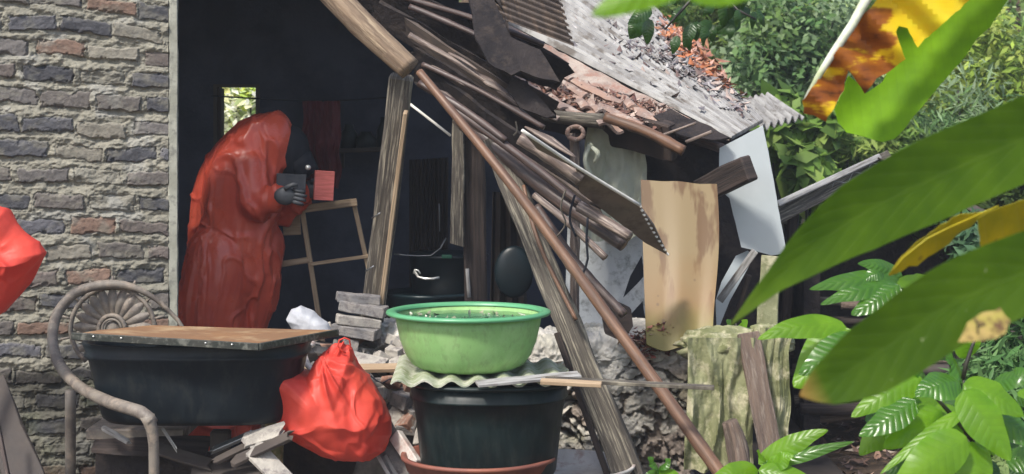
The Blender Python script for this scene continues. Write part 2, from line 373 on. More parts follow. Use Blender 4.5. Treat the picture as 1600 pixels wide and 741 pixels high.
M['moss'] = mat('mossy_cloth', (.24, .245, .13), (.13, .14, .055), rough=.8, scale=5, c3=(.44, .41, .27), scale3=14, bump=.7, bscale=45, bdist=.006)
M['bark'] = mat('bark', (.17, .12, .09), (.09, .065, .055), rough=.9, scale=3, uvstretch=(2, 18), c3=(.25, .2, .16), scale3=6, bump=1, bscale=6, bdist=.01)
M['paper'] = mat('white_sack', (.52, .53, .55), (.38, .39, .42), rough=.7, scale=9, bump=.6, bscale=22, bdist=.008)
M['metal'] = mat('grey_metal', (.22, .23, .24), rough=.35, metal=.8, bump=.1)
M['darkjunk'] = mat('dark_wood', (.045, .036, .032), (.075, .06, .05), rough=.75, scale=4, bump=.6, bscale=30)
M['navy'] = mat('dark_blue_enamel', (.007, .018, .022), (.006, .012, .016), rough=.4, scale=4, bump=.1)
M['stem'] = mat('green_stem', (.07, .10, .03), (.05, .05, .025), rough=.5, bump=.2)
M['stem_dark'] = mat('dark_stem', (.035, .03, .022), (.02, .02, .016), rough=.5, bump=.2)
M['white_rim'] = mat('chipped_enamel', (.62, .58, .54), (.5, .46, .42), rough=.4, scale=8, c3=(.3, .14, .1), scale3=20, amount3=.3, bump=.1)

def basin_green():
    m = mat('green_plastic', (.40, .66, .27), (.33, .60, .22), rough=.45, scale=2.5, c3=(.20, .30, .13), scale3=9, amount3=.16, uvstretch=(4, 3), bump=.06, bscale=20, trans=.30)
    return m
M['green'] = basin_green()
M['green_rim'] = mat('green_rim_plastic', (.13, .40, .20), (.10, .34, .16), rough=.36, scale=3, bump=.05, trans=.12)
def ply_yellow():
    m, t, b, out = nodes_of('stained_yellow_board'); L = t.links
    tc = N(t, 'ShaderNodeTexCoord'); mp = N(t, 'ShaderNodeMapping'); L.new(tc.outputs['UV'], mp.inputs[0])
    mp.inputs['Scale'].default_value = (2.2, 9, 1)
    n1 = N(t, 'ShaderNodeTexNoise', Scale=1.0, Detail=4, Roughness=.55); L.new(mp.outputs[0], n1.inputs['Vector'])
    r1 = ramp(t, n1.outputs[0], .50, .56); col = mixc(t, r1.outputs[0], (.215, .155, .072), (.12, .065, .022))
    sp = N(t, 'ShaderNodeSeparateXYZ'); L.new(tc.outputs['UV'], sp.inputs[0])
    n2 = N(t, 'ShaderNodeTexNoise', Scale=7, Detail=3); L.new(tc.outputs['UV'], n2.inputs['Vector'])
    ad = N(t, 'ShaderNodeMath', operation='MULTIPLY_ADD'); L.new(n2.outputs[0], ad.inputs[0]); ad.inputs[1].default_value = .25; L.new(sp.outputs[0], ad.inputs[2])
    r2 = ramp(t, ad.outputs[0], .26, .62, (1, 1, 1, 1), (0, 0, 0, 1)); r2b = N(t, 'ShaderNodeMath', operation='MULTIPLY'); L.new(r2.outputs[0], r2b.inputs[0]); r2b.inputs[1].default_value = .75
    r3 = ramp(t, ad.outputs[0], .18, .36, (1, 1, 1, 1), (0, 0, 0, 1))
    col = mixc(t, r2b.outputs[0], col, (.22, .115, .035)); r3b = N(t, 'ShaderNodeMath', operation='MULTIPLY'); L.new(r3.outputs[0], r3b.inputs[0]); r3b.inputs[1].default_value = .8
    col = mixc(t, r3b.outputs[0], col, (.16, .145, .022))
    n4 = N(t, 'ShaderNodeTexVoronoi', Scale=13); L.new(tc.outputs['UV'], n4.inputs['Vector'])
    r4 = ramp(t, n4.outputs['Distance'], .07, .12, (1, 1, 1, 1), (0, 0, 0, 1)); r4b = N(t, 'ShaderNodeMath', operation='MULTIPLY'); L.new(r4.outputs[0], r4b.inputs[0]); r4b.inputs[1].default_value = .7
    col = mixc(t, r4b.outputs[0], col, (.12, .07, .035))
    L.new(col, b.inputs['Base Color']); b.inputs['Roughness'].default_value = .5
    bn = N(t, 'ShaderNodeBump', Strength=.3, Distance=.003); L.new(n1.outputs[0], bn.inputs['Height']); L.new(bn.outputs[0], b.inputs['Normal'])
    return m
M['yboard'] = ply_yellow()
M['leaf_big'] = leafmat('large_leaf', (.065, .13, .006), (.13, .22, .03), (.24, .42, .01), spec=.15, rough=.55, trans=.38, nveins=20, bump=.10, tip=(.16, .24, .03))
M['leaf_big2'] = leafmat('large_spotted_leaf', (.065, .13, .007), (.12, .21, .03), (.24, .42, .012), spec=.15, rough=.55, trans=.42, nveins=18, bump=.12, spots=(.30, .36, .16), spotscale=55, spotpos=(.70, .74), tip=(.45, .28, .08))
M['leaf_gloss'] = leafmat('glossy_leaf', (.07, .19, .02), (.09, .22, .03), (.22, .50, .03), rough=.22, trans=.45, nveins=10, bump=.55, coat=.35)
M['leaf_lime'] = leafmat('lime_leaf', (.15, .32, .015), (.19, .38, .03), (.36, .66, .02), rough=.33, trans=.5, nveins=10, bump=.25)
M['leaf_yellow'] = leafmat('yellow_leaf', (.55, .46, .02), (.60, .52, .08), (.75, .66, .03), rough=.45, trans=.45, nveins=15, bump=.3, spots=(.30, .18, .03), spotscale=12, spotpos=(.64, .72))
M['banana_green'] = leafmat('banana_green', (.20, .38, .010), (.22, .42, .02), (.42, .72, .015), spec=.15, rough=.6, trans=.5, nveins=26, bump=.12)
M['foliage'] = mat('small_leaves', (0, 0, 0), useCol=True, rough=.55, spec=.25, scale=6, bump=0, trans=.4)
def withered():
    m, t, b, out = nodes_of('withered_banana'); L = t.links
    tc = N(t, 'ShaderNodeTexCoord'); mp = N(t, 'ShaderNodeMapping'); L.new(tc.outputs['UV'], mp.inputs[0]); mp.inputs['Rotation'].default_value = (0, 0, -.75); mp.inputs['Scale'].default_value = (3.0, 14, 1)
    n = N(t, 'ShaderNodeTexNoise', Scale=1.0, Detail=5, Roughness=.6); L.new(mp.outputs[0], n.inputs['Vector'])
    n2 = N(t, 'ShaderNodeTexNoise', Scale=11, Detail=4); L.new(tc.outputs['UV'], n2.inputs['Vector'])
    r = t.nodes.new('ShaderNodeValToRGB'); e = r.color_ramp.elements
    e[0].position = .38; e[0].color = (.05, .02, .008, 1); e[1].position = .43; e[1].color = (.34, .10, .015, 1)
    for p, c in ((.50, (.50, .17, .018, 1)), (.545, (.95, .70, .02, 1)), (.70, (.95, .80, .03, 1))):
        k = e.new(p); k.color = c
    mx = N(t, 'ShaderNodeMath', operation='MULTIPLY_ADD'); L.new(n2.outputs[0], mx.inputs[0]); mx.inputs[1].default_value = .55
    m3 = N(t, 'ShaderNodeMath', operation='MULTIPLY_ADD'); L.new(n.outputs[0], m3.inputs[0]); m3.inputs[1].default_value = .45; m3.inputs[2].default_value = .0
    L.new(m3.outputs[0], mx.inputs[2])
    mx.inputs[1].default_value = .30; m3.inputs[2].default_value = .10
    sx = N(t, 'ShaderNodeSeparateXYZ'); L.new(tc.outputs['UV'], sx.inputs[0])
    zx = N(t, 'ShaderNodeMapRange'); L.new(sx.outputs[0], zx.inputs[0]); zx.inputs[1].default_value = 3.44; zx.inputs[2].default_value = 3.56; zx.inputs[3].default_value = 0; zx.inputs[4].default_value = .16
    za = N(t, 'ShaderNodeMath', operation='ADD'); L.new(mx.outputs[0], za.inputs[0]); L.new(zx.outputs[0], za.inputs[1]); L.new(za.outputs[0], r.inputs[0]); L.new(r.outputs[0], b.inputs['Base Color']); b.inputs['Roughness'].default_value = .45
    bn = N(t, 'ShaderNodeBump', Strength=.5, Distance=.004); L.new(n.outputs[0], bn.inputs['Height']); L.new(bn.outputs[0], b.inputs['Normal'])
    tr = N(t, 'ShaderNodeBsdfTranslucent'); L.new(r.outputs[0], tr.inputs[0]); ms = N(t, 'ShaderNodeMixShader'); ms.inputs[0].default_value = .4
    L.new(b.outputs[0], ms.inputs[1]); L.new(tr.outputs[0], ms.inputs[2]); L.new(ms.outputs[0], out.inputs[0])
    return m
M['withered'] = withered()

# ------------------------------------------------------------------ ground and hill (one sheet)
xs = np.concatenate([np.linspace(-60, -6, 20), np.linspace(-5.5, 6.5, 90), np.linspace(7, 60, 20)])
ys = np.concatenate([np.linspace(-30, 0, 10), np.linspace(.4, 16, 110), np.linspace(17, 90, 24)])
X, Y = np.meshgrid(xs, ys)
Z = .05 * fbm(np.stack([X * .9, Y * .9, 0 * X], -1), 3) + .02 * fbm(np.stack([X * 5, Y * 5, 0 * X], -1), 4)
rise = sm(9.6, 34, Y) * 13 * (1 + .25 * fbm(np.stack([X * .15, Y * .15, 0 * X], -1), 8)) + sm(9.9, 12.5, Y) * .7 * sm(.8, 2.0, X)
Z = Z + rise - .25 * sm(5.9, 4.0, Y)
mk('ground', np.stack([X, Y, Z], -1).reshape(-1, 3), gridf(len(xs), len(ys)), M['earth'])['kind'] = 'structure'
def gz(x, y):
    i = int(np.clip(np.searchsorted(xs, x) - 1, 0, len(xs) - 2)); j = int(np.clip(np.searchsorted(ys, y) - 1, 0, len(ys) - 2))
    return float(Z[j, i])

# ------------------------------------------------------------------ brick wall on the left
WA = Vector(((-330 - 800) / F * 6.35, 6.35, 0)); WB = Vector(((263 - 800) / F * 6.62, 6.62, 0))
def brick_wall():
    root = thing('brick_wall', (WA + WB) / 2, 'rough grey and red brick wall with thick oozing mortar at the left of the doorway', 'wall')
    L = (WB - WA).length; d = (WB - WA) / L; n = Vector((d.y, -d.x, 0))
    if n.y > 0: n = -n
    ns, nz = 560, 920
    s, z = np.meshgrid(np.linspace(0, L, ns), np.linspace(-.05, 2.42, nz))
    sr = s - L
    wob = .012 * vn(np.stack([s * 5, z * 4, 0 * s], -1), 2)
    zz = z + .085 * sr * sm(.9, 2.1, z) + wob
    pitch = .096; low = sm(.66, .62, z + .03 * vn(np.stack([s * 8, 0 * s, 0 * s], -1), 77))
    row = np.floor(zz / pitch).astype(int)
    blen = .205
    rr = np.array([random.Random(k * 13 + 5).random() for k in range(60)])
    off = np.where(row % 2 == 0, 0, .5) * blen + (rr[row % 60] - .5) * .09
    q = (s + off) / blen; bi = np.floor(q).astype(int)
    def hb(a, b, k): return _h(a.astype(np.int64), b.astype(np.int64), a.astype(np.int64) * 0 + k, 11)
    cx = (q - bi - .5) * blen + (hb(bi, row, 1) - .5) * .012
    cz = (zz / pitch - row - .5) * pitch + (hb(bi, row, 2) - .5) * .012
    tilt = (hb(bi, row, 3) - .5) * .10; cz = cz + tilt * cx
    hl = .090 + .008 * (hb(bi, row, 4) - .5) * 2; hh = .0272 + .004 * (hb(bi, row, 5) - .5) * 2
    nz1 = fbm(np.stack([s * 26, zz * 40, 0 * s], -1), 21); nz2 = fbm(np.stack([s * 90, zz * 90, 0 * s], -1), 22)
    sd = np.maximum(np.abs(cx) - hl, np.abs(cz) - hh) + .012 * nz1 + .0035 * nz2
    brick = sm(.0035, -.0035, sd)
    miss = (hb(bi, row, 6) > .93); brick = np.where(miss, brick * .15, brick)
    proud = .006 + .012 * hb(bi, row, 7)
    hm = .008 + .020 * fbm(np.stack([s * 14, z * 24, 0 * s], -1), 31) + .009 * fbm(np.stack([s * 50, z * 70, 0 * s], -1), 32) + .012 * sm(.0, -.018, np.abs(cz) - hh - .018) * 0
    lip = sm(.016, .004, np.abs(cz + hh + .007)) * .010
    gap = sm(.005, .0, np.abs(sd)) * -.006
    chip = sm(.18, .45, fbm(np.stack([s * 34, zz * 34, 0 * s], -1), 28)) * sm(-.016, .0, sd)
    hbk = proud + .004 * nz1 + .002 * nz2 - .012 * chip + (hb(bi, row, 12) - .5) * .12 * cx
    h = hm * (1 - brick) + hbk * brick + gap - lip * (1 - brick) * .6
    pal = np.array([(.085, .086, .096), (.11, .108, .114), (.068, .069, .078), (.15, .14, .135), (.14, .12, .11), (.20, .135, .105), (.13, .118, .11), (.08, .081, .09), (.23, .215, .18), (.115, .115, .13)])
    pick = (hb(bi, row, 8) * 9.99).astype(int)
    bc = pal[pick] * (.85 + .3 * hb(bi, row, 9))[..., None]
    dust = sm(-.1, .55, fbm(np.stack([s * 18, z * 30, 0 * s], -1), 41))[..., None] * .6
    mc = np.array((.235, .225, .185)) * (1 + .22 * fbm(np.stack([s * 6, z * 9, 0 * s], -1), 51))[..., None]
    mc = mc + np.array((.04, .045, .055)) * (sm(.1, .4, fbm(np.stack([s * 10, z * 12, 0 * s], -1), 52)))[..., None]
    bc = bc * (1 - dust) + mc * .85 * dust
    col = mc * (1 - brick)[..., None] + bc * brick[..., None]
    damp_shade = sm(-.1, .35, fbm(np.stack([s * 5, z * 5, 0 * s], -1), 62) + .15)[..., None]  # foot of the wall: wet tone plus shade, both painted into the colour
    cl = col * (.30 + .2 * (1 - damp_shade)) + np.array((.035, .040, .022)) * (sm(.0, .5, fbm(np.stack([s * 9, z * 9, 0 * s], -1), 61))[..., None])
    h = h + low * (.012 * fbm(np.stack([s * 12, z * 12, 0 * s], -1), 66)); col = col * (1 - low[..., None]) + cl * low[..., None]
    base = np.array(WA)[None, None] + s[..., None] * np.array(d) + np.array((0, 0, 1)) * z[..., None]
    V = base + h[..., None] * np.array(n)
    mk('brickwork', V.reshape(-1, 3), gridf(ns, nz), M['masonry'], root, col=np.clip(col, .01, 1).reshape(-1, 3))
    # body behind the face, and the plastered reveal at the doorway
    bk = -n * .02
    a, b = WA + bk, WB + bk; e = -n * .11
    V = []
    for q_ in (a, b, b + e, a + e): V += [q_ + Vector((0, 0, -.05)), q_ + Vector((0, 0, 2.42))]
    mk('wall_core', V, [(0, 2, 3, 1), (2, 4, 5, 3), (4, 6, 7, 5), (6, 0, 1, 7), (1, 3, 5, 7)], M['plaster'], root, smooth=False)
    nz = 120; V = []; UV = []
    prof = [(.0, -.13), (.0, .004), (.004, .010), (.034, .010), (.038, .004), (.038, -.13)]
    for j in range(nz):
        zz_ = -.05 + 2.47 * j / (nz - 1)
        for i, (x, y) in enumerate(prof):
            w = .006 * float(fbm(np.array([zz_ * 9, i * .4, 0.]), 71)) if i in (0, 1, 2) else .003 * float(fbm(np.array([zz_ * 20, i * .4, 0.]), 72))
            V.append(WB + d * (x + w) + n * y + Vector((0, 0, zz_))); UV.append((zz_, x))
    mk('plaster_edge', V, gridf(len(prof), nz), M['plaster'], root, smooth=False)
brick_wall()

# ------------------------------------------------------------------ dark room behind
def room():
    root = thing('kitchen_room', (-1, 9.3, 0), 'dark sooty room behind the doorway with one small window', 'room')
    x0, x1, y1, zt = -3.4, 1.42, 9.3, 2.75
    wx0, wx1 = P(334, 0, y1).x, P(406, 0, y1).x; wz1, wz0 = P(0, 132, y1).z, P(0, 236, y1).z
    def slab(name, a, b, mt=M['soot_veil']):
        c = (Vector(a) + Vector(b)) / 2; s = Vector(b) - Vector(a); return box(name, c, (abs(s.x), abs(s.y), abs(s.z)), mt, root, bevel=0)
    # back wall as one mesh with an opening
    V = []; Fc = []
    def bx(a, b):
        k = len(V)
        for z in (a[2], b[2]):
            V.extend([(a[0], a[1], z), (b[0], a[1], z), (b[0], b[1], z), (a[0], b[1], z)])
        Fc.extend([(k, k + 3, k + 2, k + 1), (k + 4, k + 5, k + 6, k + 7), (k, k + 1, k + 5, k + 4), (k + 1, k + 2, k + 6, k + 5), (k + 2, k + 3, k + 7, k + 6), (k + 3, k, k + 4, k + 7)])
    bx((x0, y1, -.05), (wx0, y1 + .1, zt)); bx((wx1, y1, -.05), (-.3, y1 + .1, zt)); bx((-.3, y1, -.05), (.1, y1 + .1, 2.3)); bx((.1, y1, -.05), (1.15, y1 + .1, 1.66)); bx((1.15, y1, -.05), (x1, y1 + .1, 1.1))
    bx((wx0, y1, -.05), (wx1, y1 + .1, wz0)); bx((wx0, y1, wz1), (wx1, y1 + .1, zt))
    mk('back_wall', V, Fc, M['soot_veil'], root, smooth=False)
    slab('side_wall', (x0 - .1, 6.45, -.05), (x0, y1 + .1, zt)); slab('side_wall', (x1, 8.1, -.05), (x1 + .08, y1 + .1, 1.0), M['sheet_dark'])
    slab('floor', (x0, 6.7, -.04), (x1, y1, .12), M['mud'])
    fr = mk('window_frame', *(lambda q: (q[0], q[1]))(frame_geo(wx0, wx1, wz0, wz1, y1 - .012, .022, .14)), M['timber'], root, smooth=False)
    pane = mk('shutter', *(lambda q: (q[0], q[1]))(boxgeo((wx0 + .024, y1 - .005, wz0 + .02), (wx0 + .040, y1 + .11, wz1 - .02))), M['timber_dark'], fr, smooth=False)
def boxgeo(a, b):
    V = []
    for z in (a[2], b[2]): V.extend([(a[0], a[1], z), (b[0], a[1], z), (b[0], b[1], z), (a[0], b[1], z)])
    return V, [(0, 3, 2, 1), (4, 5, 6, 7), (0, 1, 5, 4), (1, 2, 6, 5), (2, 3, 7, 6), (3, 0, 4, 7)]
def frame_geo(x0, x1, z0, z1, y, w, dep):
    V, Fc = [], []
    for (a, b) in (((x0, y, z0), (x0 + w, y + dep, z1)), ((x1 - w, y, z0), (x1, y + dep, z1)), ((x0 + w, y, z1 - w * .7), (x1 - w, y + dep, z1)), ((x0 + w, y, z0), (x1 - w, y + dep, z0 + w * .7))):
        v, f = boxgeo(a, b); k = len(V); V += v; Fc += [tuple(i + k for i in q) for q in f]
    return V, Fc
room()
# the main roof over the doorway: dark sheets above the picture
mr = thing('main_roof', (-1.2, 8, 2.2), 'dark underside of the main roof above the doorway', 'roof')
sheet('roof_sheet', (-3.5, 6.85, 2.40), (-.15, 6.75, 2.34), (.05, 9.6, 2.45), (-3.5, 9.6, 2.8), M['sheet_dark'], mr, waves=30, amp=.02, nv=6, th=.006)

# ------------------------------------------------------------------ collapsed roof over the middle
tag(tube('log_beam', [P(478, -55, 6.38), P(560, 33, 6.33), P(640, 108, 6.28)], [.054, .052, .046], M['log'], rough=.07, seg=20), 'thick peeled tan log slanting down from the top to the head of the leaning post', 'beam')
po = thing('support_post', P(572, 640, 6.75), 'leaning squared timber post standing under the end of the thick log', 'post')
a, b = P(628, 118, 6.42), P(574, 560, 6.75); plank('shaft', a, b, .092, .075, M['timber'], po, up=(0, 1, .1), rough=.12, seed=4)
a, b = P(634, 175, 6.38), P(596, 475, 6.62); plank('pale_edge_strip', a, b, .016, .05, M['timber_edge'], po, up=(0, 1, .1), rough=.05, seed=5)
for (px, py) in ((581, 341), (571, 424)):
    tube('nail', [P(px, py, 6.52), P(px + 13, py - 8, 6.48)], .003, M['metal'], po, seg=6)
tag(tube('bamboo_pole', [P(655, 112, 6.22), P(800, 290, 6.0), P(960, 508, 5.78), P(1150, 775, 5.5)], [.015, .018, .021, .024], M['bamboo'], nodes=(.12, .24, .37, .50, .62, .745, .88), seg=18, rough=.03, seed=2),
    'long reddish bamboo pole leaning in front of the collapsed roof down to the bottom', 'pole')
tag(plank('plank_post', P(770, 215, 6.45), P(1002, 790, 5.95), .088, .04, M['timber'], up=(0, 1, .3), rough=.22, seed=9, w2=.105), 'broad weathered grey plank leaning behind the bamboo pole and across the low wall', 'plank')
tag(plank('thin_batten', P(870, 520, 6.12), P(966, 790, 5.98), .022, .02, M['timber_dark'], up=(0, 1, .3), rough=.1, seed=3), 'narrow dark batten leaning under the broad grey plank', 'batten')
dp = tag(plank('dark_post', P(738, 150, 7.0), P(746, 560, 7.05), .095, .07, M['timber_dark'], up=(0, 1, 0), rough=.15, seed=6), 'dark brown upright post in the middle of the open room', 'post')
tag(sheet('hanging_board', P(708, 185, 6.95), P(725, 185, 6.93), P(724, 386, 6.95), P(703, 380, 6.97), M['timber'], nu=6, nv=20, th=.012, bump=.01), 'narrow pale hanging strip beside the dark upright post', 'board')

# roof: dark corrugated layers, their battens and rafters
cr = thing('collapsed_roof', P(760, 330, 6.6), 'sagging underside of the broken roof with dark battens and chinks of light', 'roof')
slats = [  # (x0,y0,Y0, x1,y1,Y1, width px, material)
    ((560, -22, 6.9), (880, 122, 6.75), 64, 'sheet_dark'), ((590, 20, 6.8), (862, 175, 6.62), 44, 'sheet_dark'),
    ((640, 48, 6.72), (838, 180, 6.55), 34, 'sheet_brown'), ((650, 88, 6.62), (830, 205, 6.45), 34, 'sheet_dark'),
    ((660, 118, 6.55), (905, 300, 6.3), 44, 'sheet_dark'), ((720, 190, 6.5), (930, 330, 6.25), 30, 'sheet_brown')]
for k, (A, B, w, mt) in enumerate(slats):
    a, b = P(*A), P(*B); wm = w / F * A[2]
    V, Fc, UV = plank_geo(a, b, wm, .012, up=(-.15, -.75, -.55), rough=.35, seed=20 + k, ragged=.05)
    mk('roof_tile_course', V, Fc, M[mt], cr, uv=UV, smooth=False)
bats = [((640, 55, 6.6), (812, 165, 6.45), 8, 'bamboo_grey'), ((660, 100, 6.5), (850, 200, 6.35), 7, 'bamboo_dark'), ((655, 130, 6.45), (790, 220, 6.3), 9, 'bamboo_dark'),
        ((640, 10, 6.7), (850, 110, 6.55), 8, 'bamboo_dark'), ((700, 165, 6.4), (905, 318, 6.2), 10, 'bamboo_dark'), ((600, -12, 6.8), (850, 70, 6.7), 8, 'bamboo_dark')]
for k, (A, B, r, mt) in enumerate(bats):
    tube('batten', [P(*A), P((A[0] + B[0]) / 2, (A[1] + B[1]) / 2 - 5, (A[2] + B[2]) / 2), P(*B)], r * .62 / F * 6.4, M[mt], cr, rough=.12, seed=k, nodes=(.3, .7))
# wavy bulging sheets catching light
for k, (cx, cy, w, h, Yd) in enumerate(((694, 152, 62, 20, 6.42), (766, 130, 60, 22, 6.5), (700, 118, 52, 9, 6.48), (724, 96, 46, 9, 6.52), (812, 178, 70, 18, 6.42), (860, 222, 80, 22, 6.32))):
    a = P(cx - w / 2, cy - w * .30, Yd + .04); b = P(cx + w / 2, cy + w * .30, Yd - .04)
    V, Fc, UV = tube_geo([a, (a + b) / 2 + Vector((0, -.01, .004)), b], [.004, h / 2.6 / F * Yd, .004], rough=.25, seed=30 + k, seg=12, squash=.5)
    mk('curled_tile', V, Fc, M['bamboo_grey'], cr, uv=UV)
# hanging flaps right of the layers
def plane_y(x0, y0, Y0, gx, gy): return lambda x, y: Y0 + gx * (x - x0) + gy * (y - y0)
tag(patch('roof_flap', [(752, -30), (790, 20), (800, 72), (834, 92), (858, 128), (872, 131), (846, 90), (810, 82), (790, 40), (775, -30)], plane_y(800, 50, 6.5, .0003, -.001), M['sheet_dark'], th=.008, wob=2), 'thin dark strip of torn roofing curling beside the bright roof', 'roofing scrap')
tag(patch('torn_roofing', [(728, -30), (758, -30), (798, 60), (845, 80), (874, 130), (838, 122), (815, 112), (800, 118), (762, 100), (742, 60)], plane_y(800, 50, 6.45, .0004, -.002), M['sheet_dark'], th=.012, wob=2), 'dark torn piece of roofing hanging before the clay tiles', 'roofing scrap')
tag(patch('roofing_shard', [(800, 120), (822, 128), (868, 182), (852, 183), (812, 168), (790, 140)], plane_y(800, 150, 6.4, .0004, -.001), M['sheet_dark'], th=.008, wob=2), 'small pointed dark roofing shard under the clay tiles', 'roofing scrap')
rs = tag(sheet('rusty_sheet', P(766, 22, 6.55), P(895, 71, 6.35), P(872, -10, 6.45), P(750, -60, 6.7), M['sheet_brown'], nu=20, nv=90, th=.004), 'brown corrugated sheet with toothed edge overhanging the pale roof at the top', 'roof sheet')
# corrugate it with ridges running along its length (u)
me = rs.data
vs = np.array([tuple(v.co) for v in me.vertices]).reshape(90, 20, 3)
nn_ = np.cross(vs[-1, 0] - vs[0, 0], vs[0, -1] - vs[0, 0]); nn_ /= np.linalg.norm(nn_)
vv = np.linspace(0, 1, 90)[:, None, None]; vs = vs + nn_ * .008 * np.sin(vv * 2 * math.pi * 8)
du = (vs[0, -1] - vs[0, 0]); du /= np.linalg.norm(du)
vs = vs + du * .012 * (np.sign(np.sin(vv * 2 * math.pi * 8)) * .5) * np.linspace(0, 1, 20)[None, :, None] ** 6
me.vertices.foreach_set('co', vs.ravel()); me.update()

tip = thing('edge_sheet', P(960, 330, 6.1), 'tilted cement roofing sheet with a beaded white edge jutting over the yellow board', 'roof sheet')
o = patch('sheet_face', [(818, 206), (862, 236), (1000, 322), (1022, 352), (1043, 397), (1008, 378), (905, 298), (900, 262), (840, 232)], plane_y(930, 290, 6.05, .0, .0035), M['sheet_face'], tip, th=.010)
tube('pale_top_edge', [P(816, 204, 5.75 + .0), P(905, 263, 5.95), P(1000, 321, 6.13)], .0065, M['cement_edge'], tip, seg=8)
for k in range(12):
    t = k / 11; px = 1000 + 43 * t ** 1.15; py = 322 + 75 * t
    Yk = 6.05 + .0035 * (py - 290) - .006
    a = P(px, py, Yk); box('edge_bead', a, (.013, .016, .009), M['cement_edge'], tip, rot=(0, .8, 0), bevel=.003)
tag(tube('broken_rafter', [P(812, 216, 6.02), P(862, 247, 6.0), P(908, 282, 5.98)], [.024, .026, .026], M['bamboo_grey'], nodes=(.45,), rough=.06, seg=16), 'thick weathered bamboo end under the white edged sheet', 'rafter')
tag(tube('dark_rafter', [P(745, 205, 6.5), P(860, 300, 6.3), P(975, 383, 6.15)], [.034, .034, .026], M['bamboo_dark'], nodes=(.3, .65), rough=.08, seg=16), 'dark smoky bamboo rafter running under the tilted sheet', 'rafter')
tag(tube('short_rafter', [P(905, 322, 6.12), P(984, 370, 6.02)], [.022, .021], M['bamboo_grey'], rough=.06, seg=14), 'short pinkish brown rafter stub below the tilted sheet', 'rafter')
tag(tube('hollow_cane', [P(835, 305, 6.15), P(890, 350, 6.05), P(946, 403, 5.98)], [.013, .014, .014], M['bamboo_grey'], nodes=(.4, .7), seg=14, rough=.04), 'grey bamboo cane with an open end hanging over the white wall', 'cane')
tag(tube('lower_cane', [P(838, 322, 6.3), P(900, 410, 6.2), P(975, 492, 6.1)], [.016, .017, .018], M['bamboo_dark'], nodes=(.3, .6), seg=14, rough=.05), 'dark bamboo cane leaning behind the long bamboo pole', 'cane')
tag(tube('thin_cane', [P(818, 290, 6.3), P(842, 380, 6.2), P(900, 500, 6.08)], [.007, .008, .008], M['bamboo'], seg=10, rough=.05), 'thin brown cane beside the grey plank', 'cane')
tag(tube('slit_batten', [P(641, 163, 6.75), P(704, 212, 6.68)], .0055, M['cement_edge'], seg=8), 'thin pale batten in the dark gap beside the leaning post', 'batten')  # pale rod added to paint a bright slit of light in the gap
for k, (pts) in enumerate(([(884, 296), (876, 325), (884, 350), (868, 372)], [(918, 340), (916, 378), (918, 408), (905, 440)], [(806, 190), (808, 205), (802, 212)], [(898, 305), (890, 340), (900, 370)])):
    tube_o = tube('frayed_string', [P(x, y, 5.99) for x, y in pts], .0035 + .001 * (k % 2), M['timber'] if k % 2 == 0 else M['black'], seg=6, rough=.2, seed=k)
    tag(tube_o, ['knotted grey string hanging from the bamboo end', 'black twine dangling over the white wall', 'short frayed cord at the head of the white edged sheet', 'twisted grey cord hanging beside the bamboo cane'][k], 'string')

# ------------------------------------------------------------------ the pale hut roof at the right
hutY = 7.0
B_ = P(1143, 216, 7.0); C_ = P(1192, 189, 7.35); A_ = P(772, 26, 7.9); D_ = P(985, -25, 10.2)
pr = thing('cement_roof', P(980, 230, 7.3), 'pale corrugated cement roof strewn with fallen leaves', 'roof')
sheet('corrugated_sheet', B_, C_, D_, A_, M['cement'], pr, waves=24, amp=.008, amp2=.036, nv=40, nu=24 * 10 + 1, th=.006)
pr2 = tag(sheet('rear_roof', P(1190, 200, 8.7), P(1256, 182, 9.1), P(1205, 148, 9.8), P(1150, 160, 9.4), M['cement'], waves=6, amp=.02, nv=16, th=.006), 'rear corrugated roof sheet half hidden under the shrubs', 'roof')
# the tiled front strip of that roof, on the same slope
def strip_Y(x, y):
    t = (x - 772) / (1143 - 772); yl = 26 + 190 * t; return 7.9 - .9 * t - .0045 * (y - yl) - .02
tag(patch('tiled_strip', [(775, 30), (850, 70), (950, 122), (1050, 172), (1140, 218), (1085, 205), (1040, 200), (1000, 205), (960, 192), (900, 182), (830, 168), (812, 150), (800, 110), (785, 70)], strip_Y, mat('tile_strip', (.40, .33, .28), (.25, .185, .155), rough=.85, scale=5, c3=(.30, .17, .13), scale3=14, bump=1, bscale=20, bdist=.02), pr, th=.012, wob=2) )
# clay tiles along the front of the roof
tile_pts = [(835, 140), (862, 135), (850, 160), (885, 120), (902, 143), (880, 165), (925, 140), (915, 163), (938, 172), (955, 155), (965, 178), (990, 165), (985, 190), (1012, 180), (1030, 190), (905, 178), (860, 178), (945, 190), (1005, 200)]
def clay_tile_geo(c, ang, L=.20, w=.13, r=.02, seed=0):
    n1, n2 = 9, 9; V = []
    dn = Vector((.62, -.66, -.36)).normalized(); ac = Vector((.70, .66, .03)).normalized(); nn = ac.cross(dn).normalized()
    if nn.z < 0: nn = -nn
    R = Matrix.Rotation(ang, 3, nn); dn = R @ dn; ac = R @ ac
    for j in range(n2):
        for i in range(n1):
            u = i / (n1 - 1) - .5; v = j / (n2 - 1) - .5
            h = r * math.sin((u + .5) * math.pi * 1.7 + .3) + .004 * float(vn(np.array([u * 4 + seed, v * 4, 0.])))
            V.append(Vector(c) + ac * u * w + dn * v * L + nn * h)
    return V, gridf(n1, n2)
tile_names = ['at the left end', 'second', 'third', 'fourth']
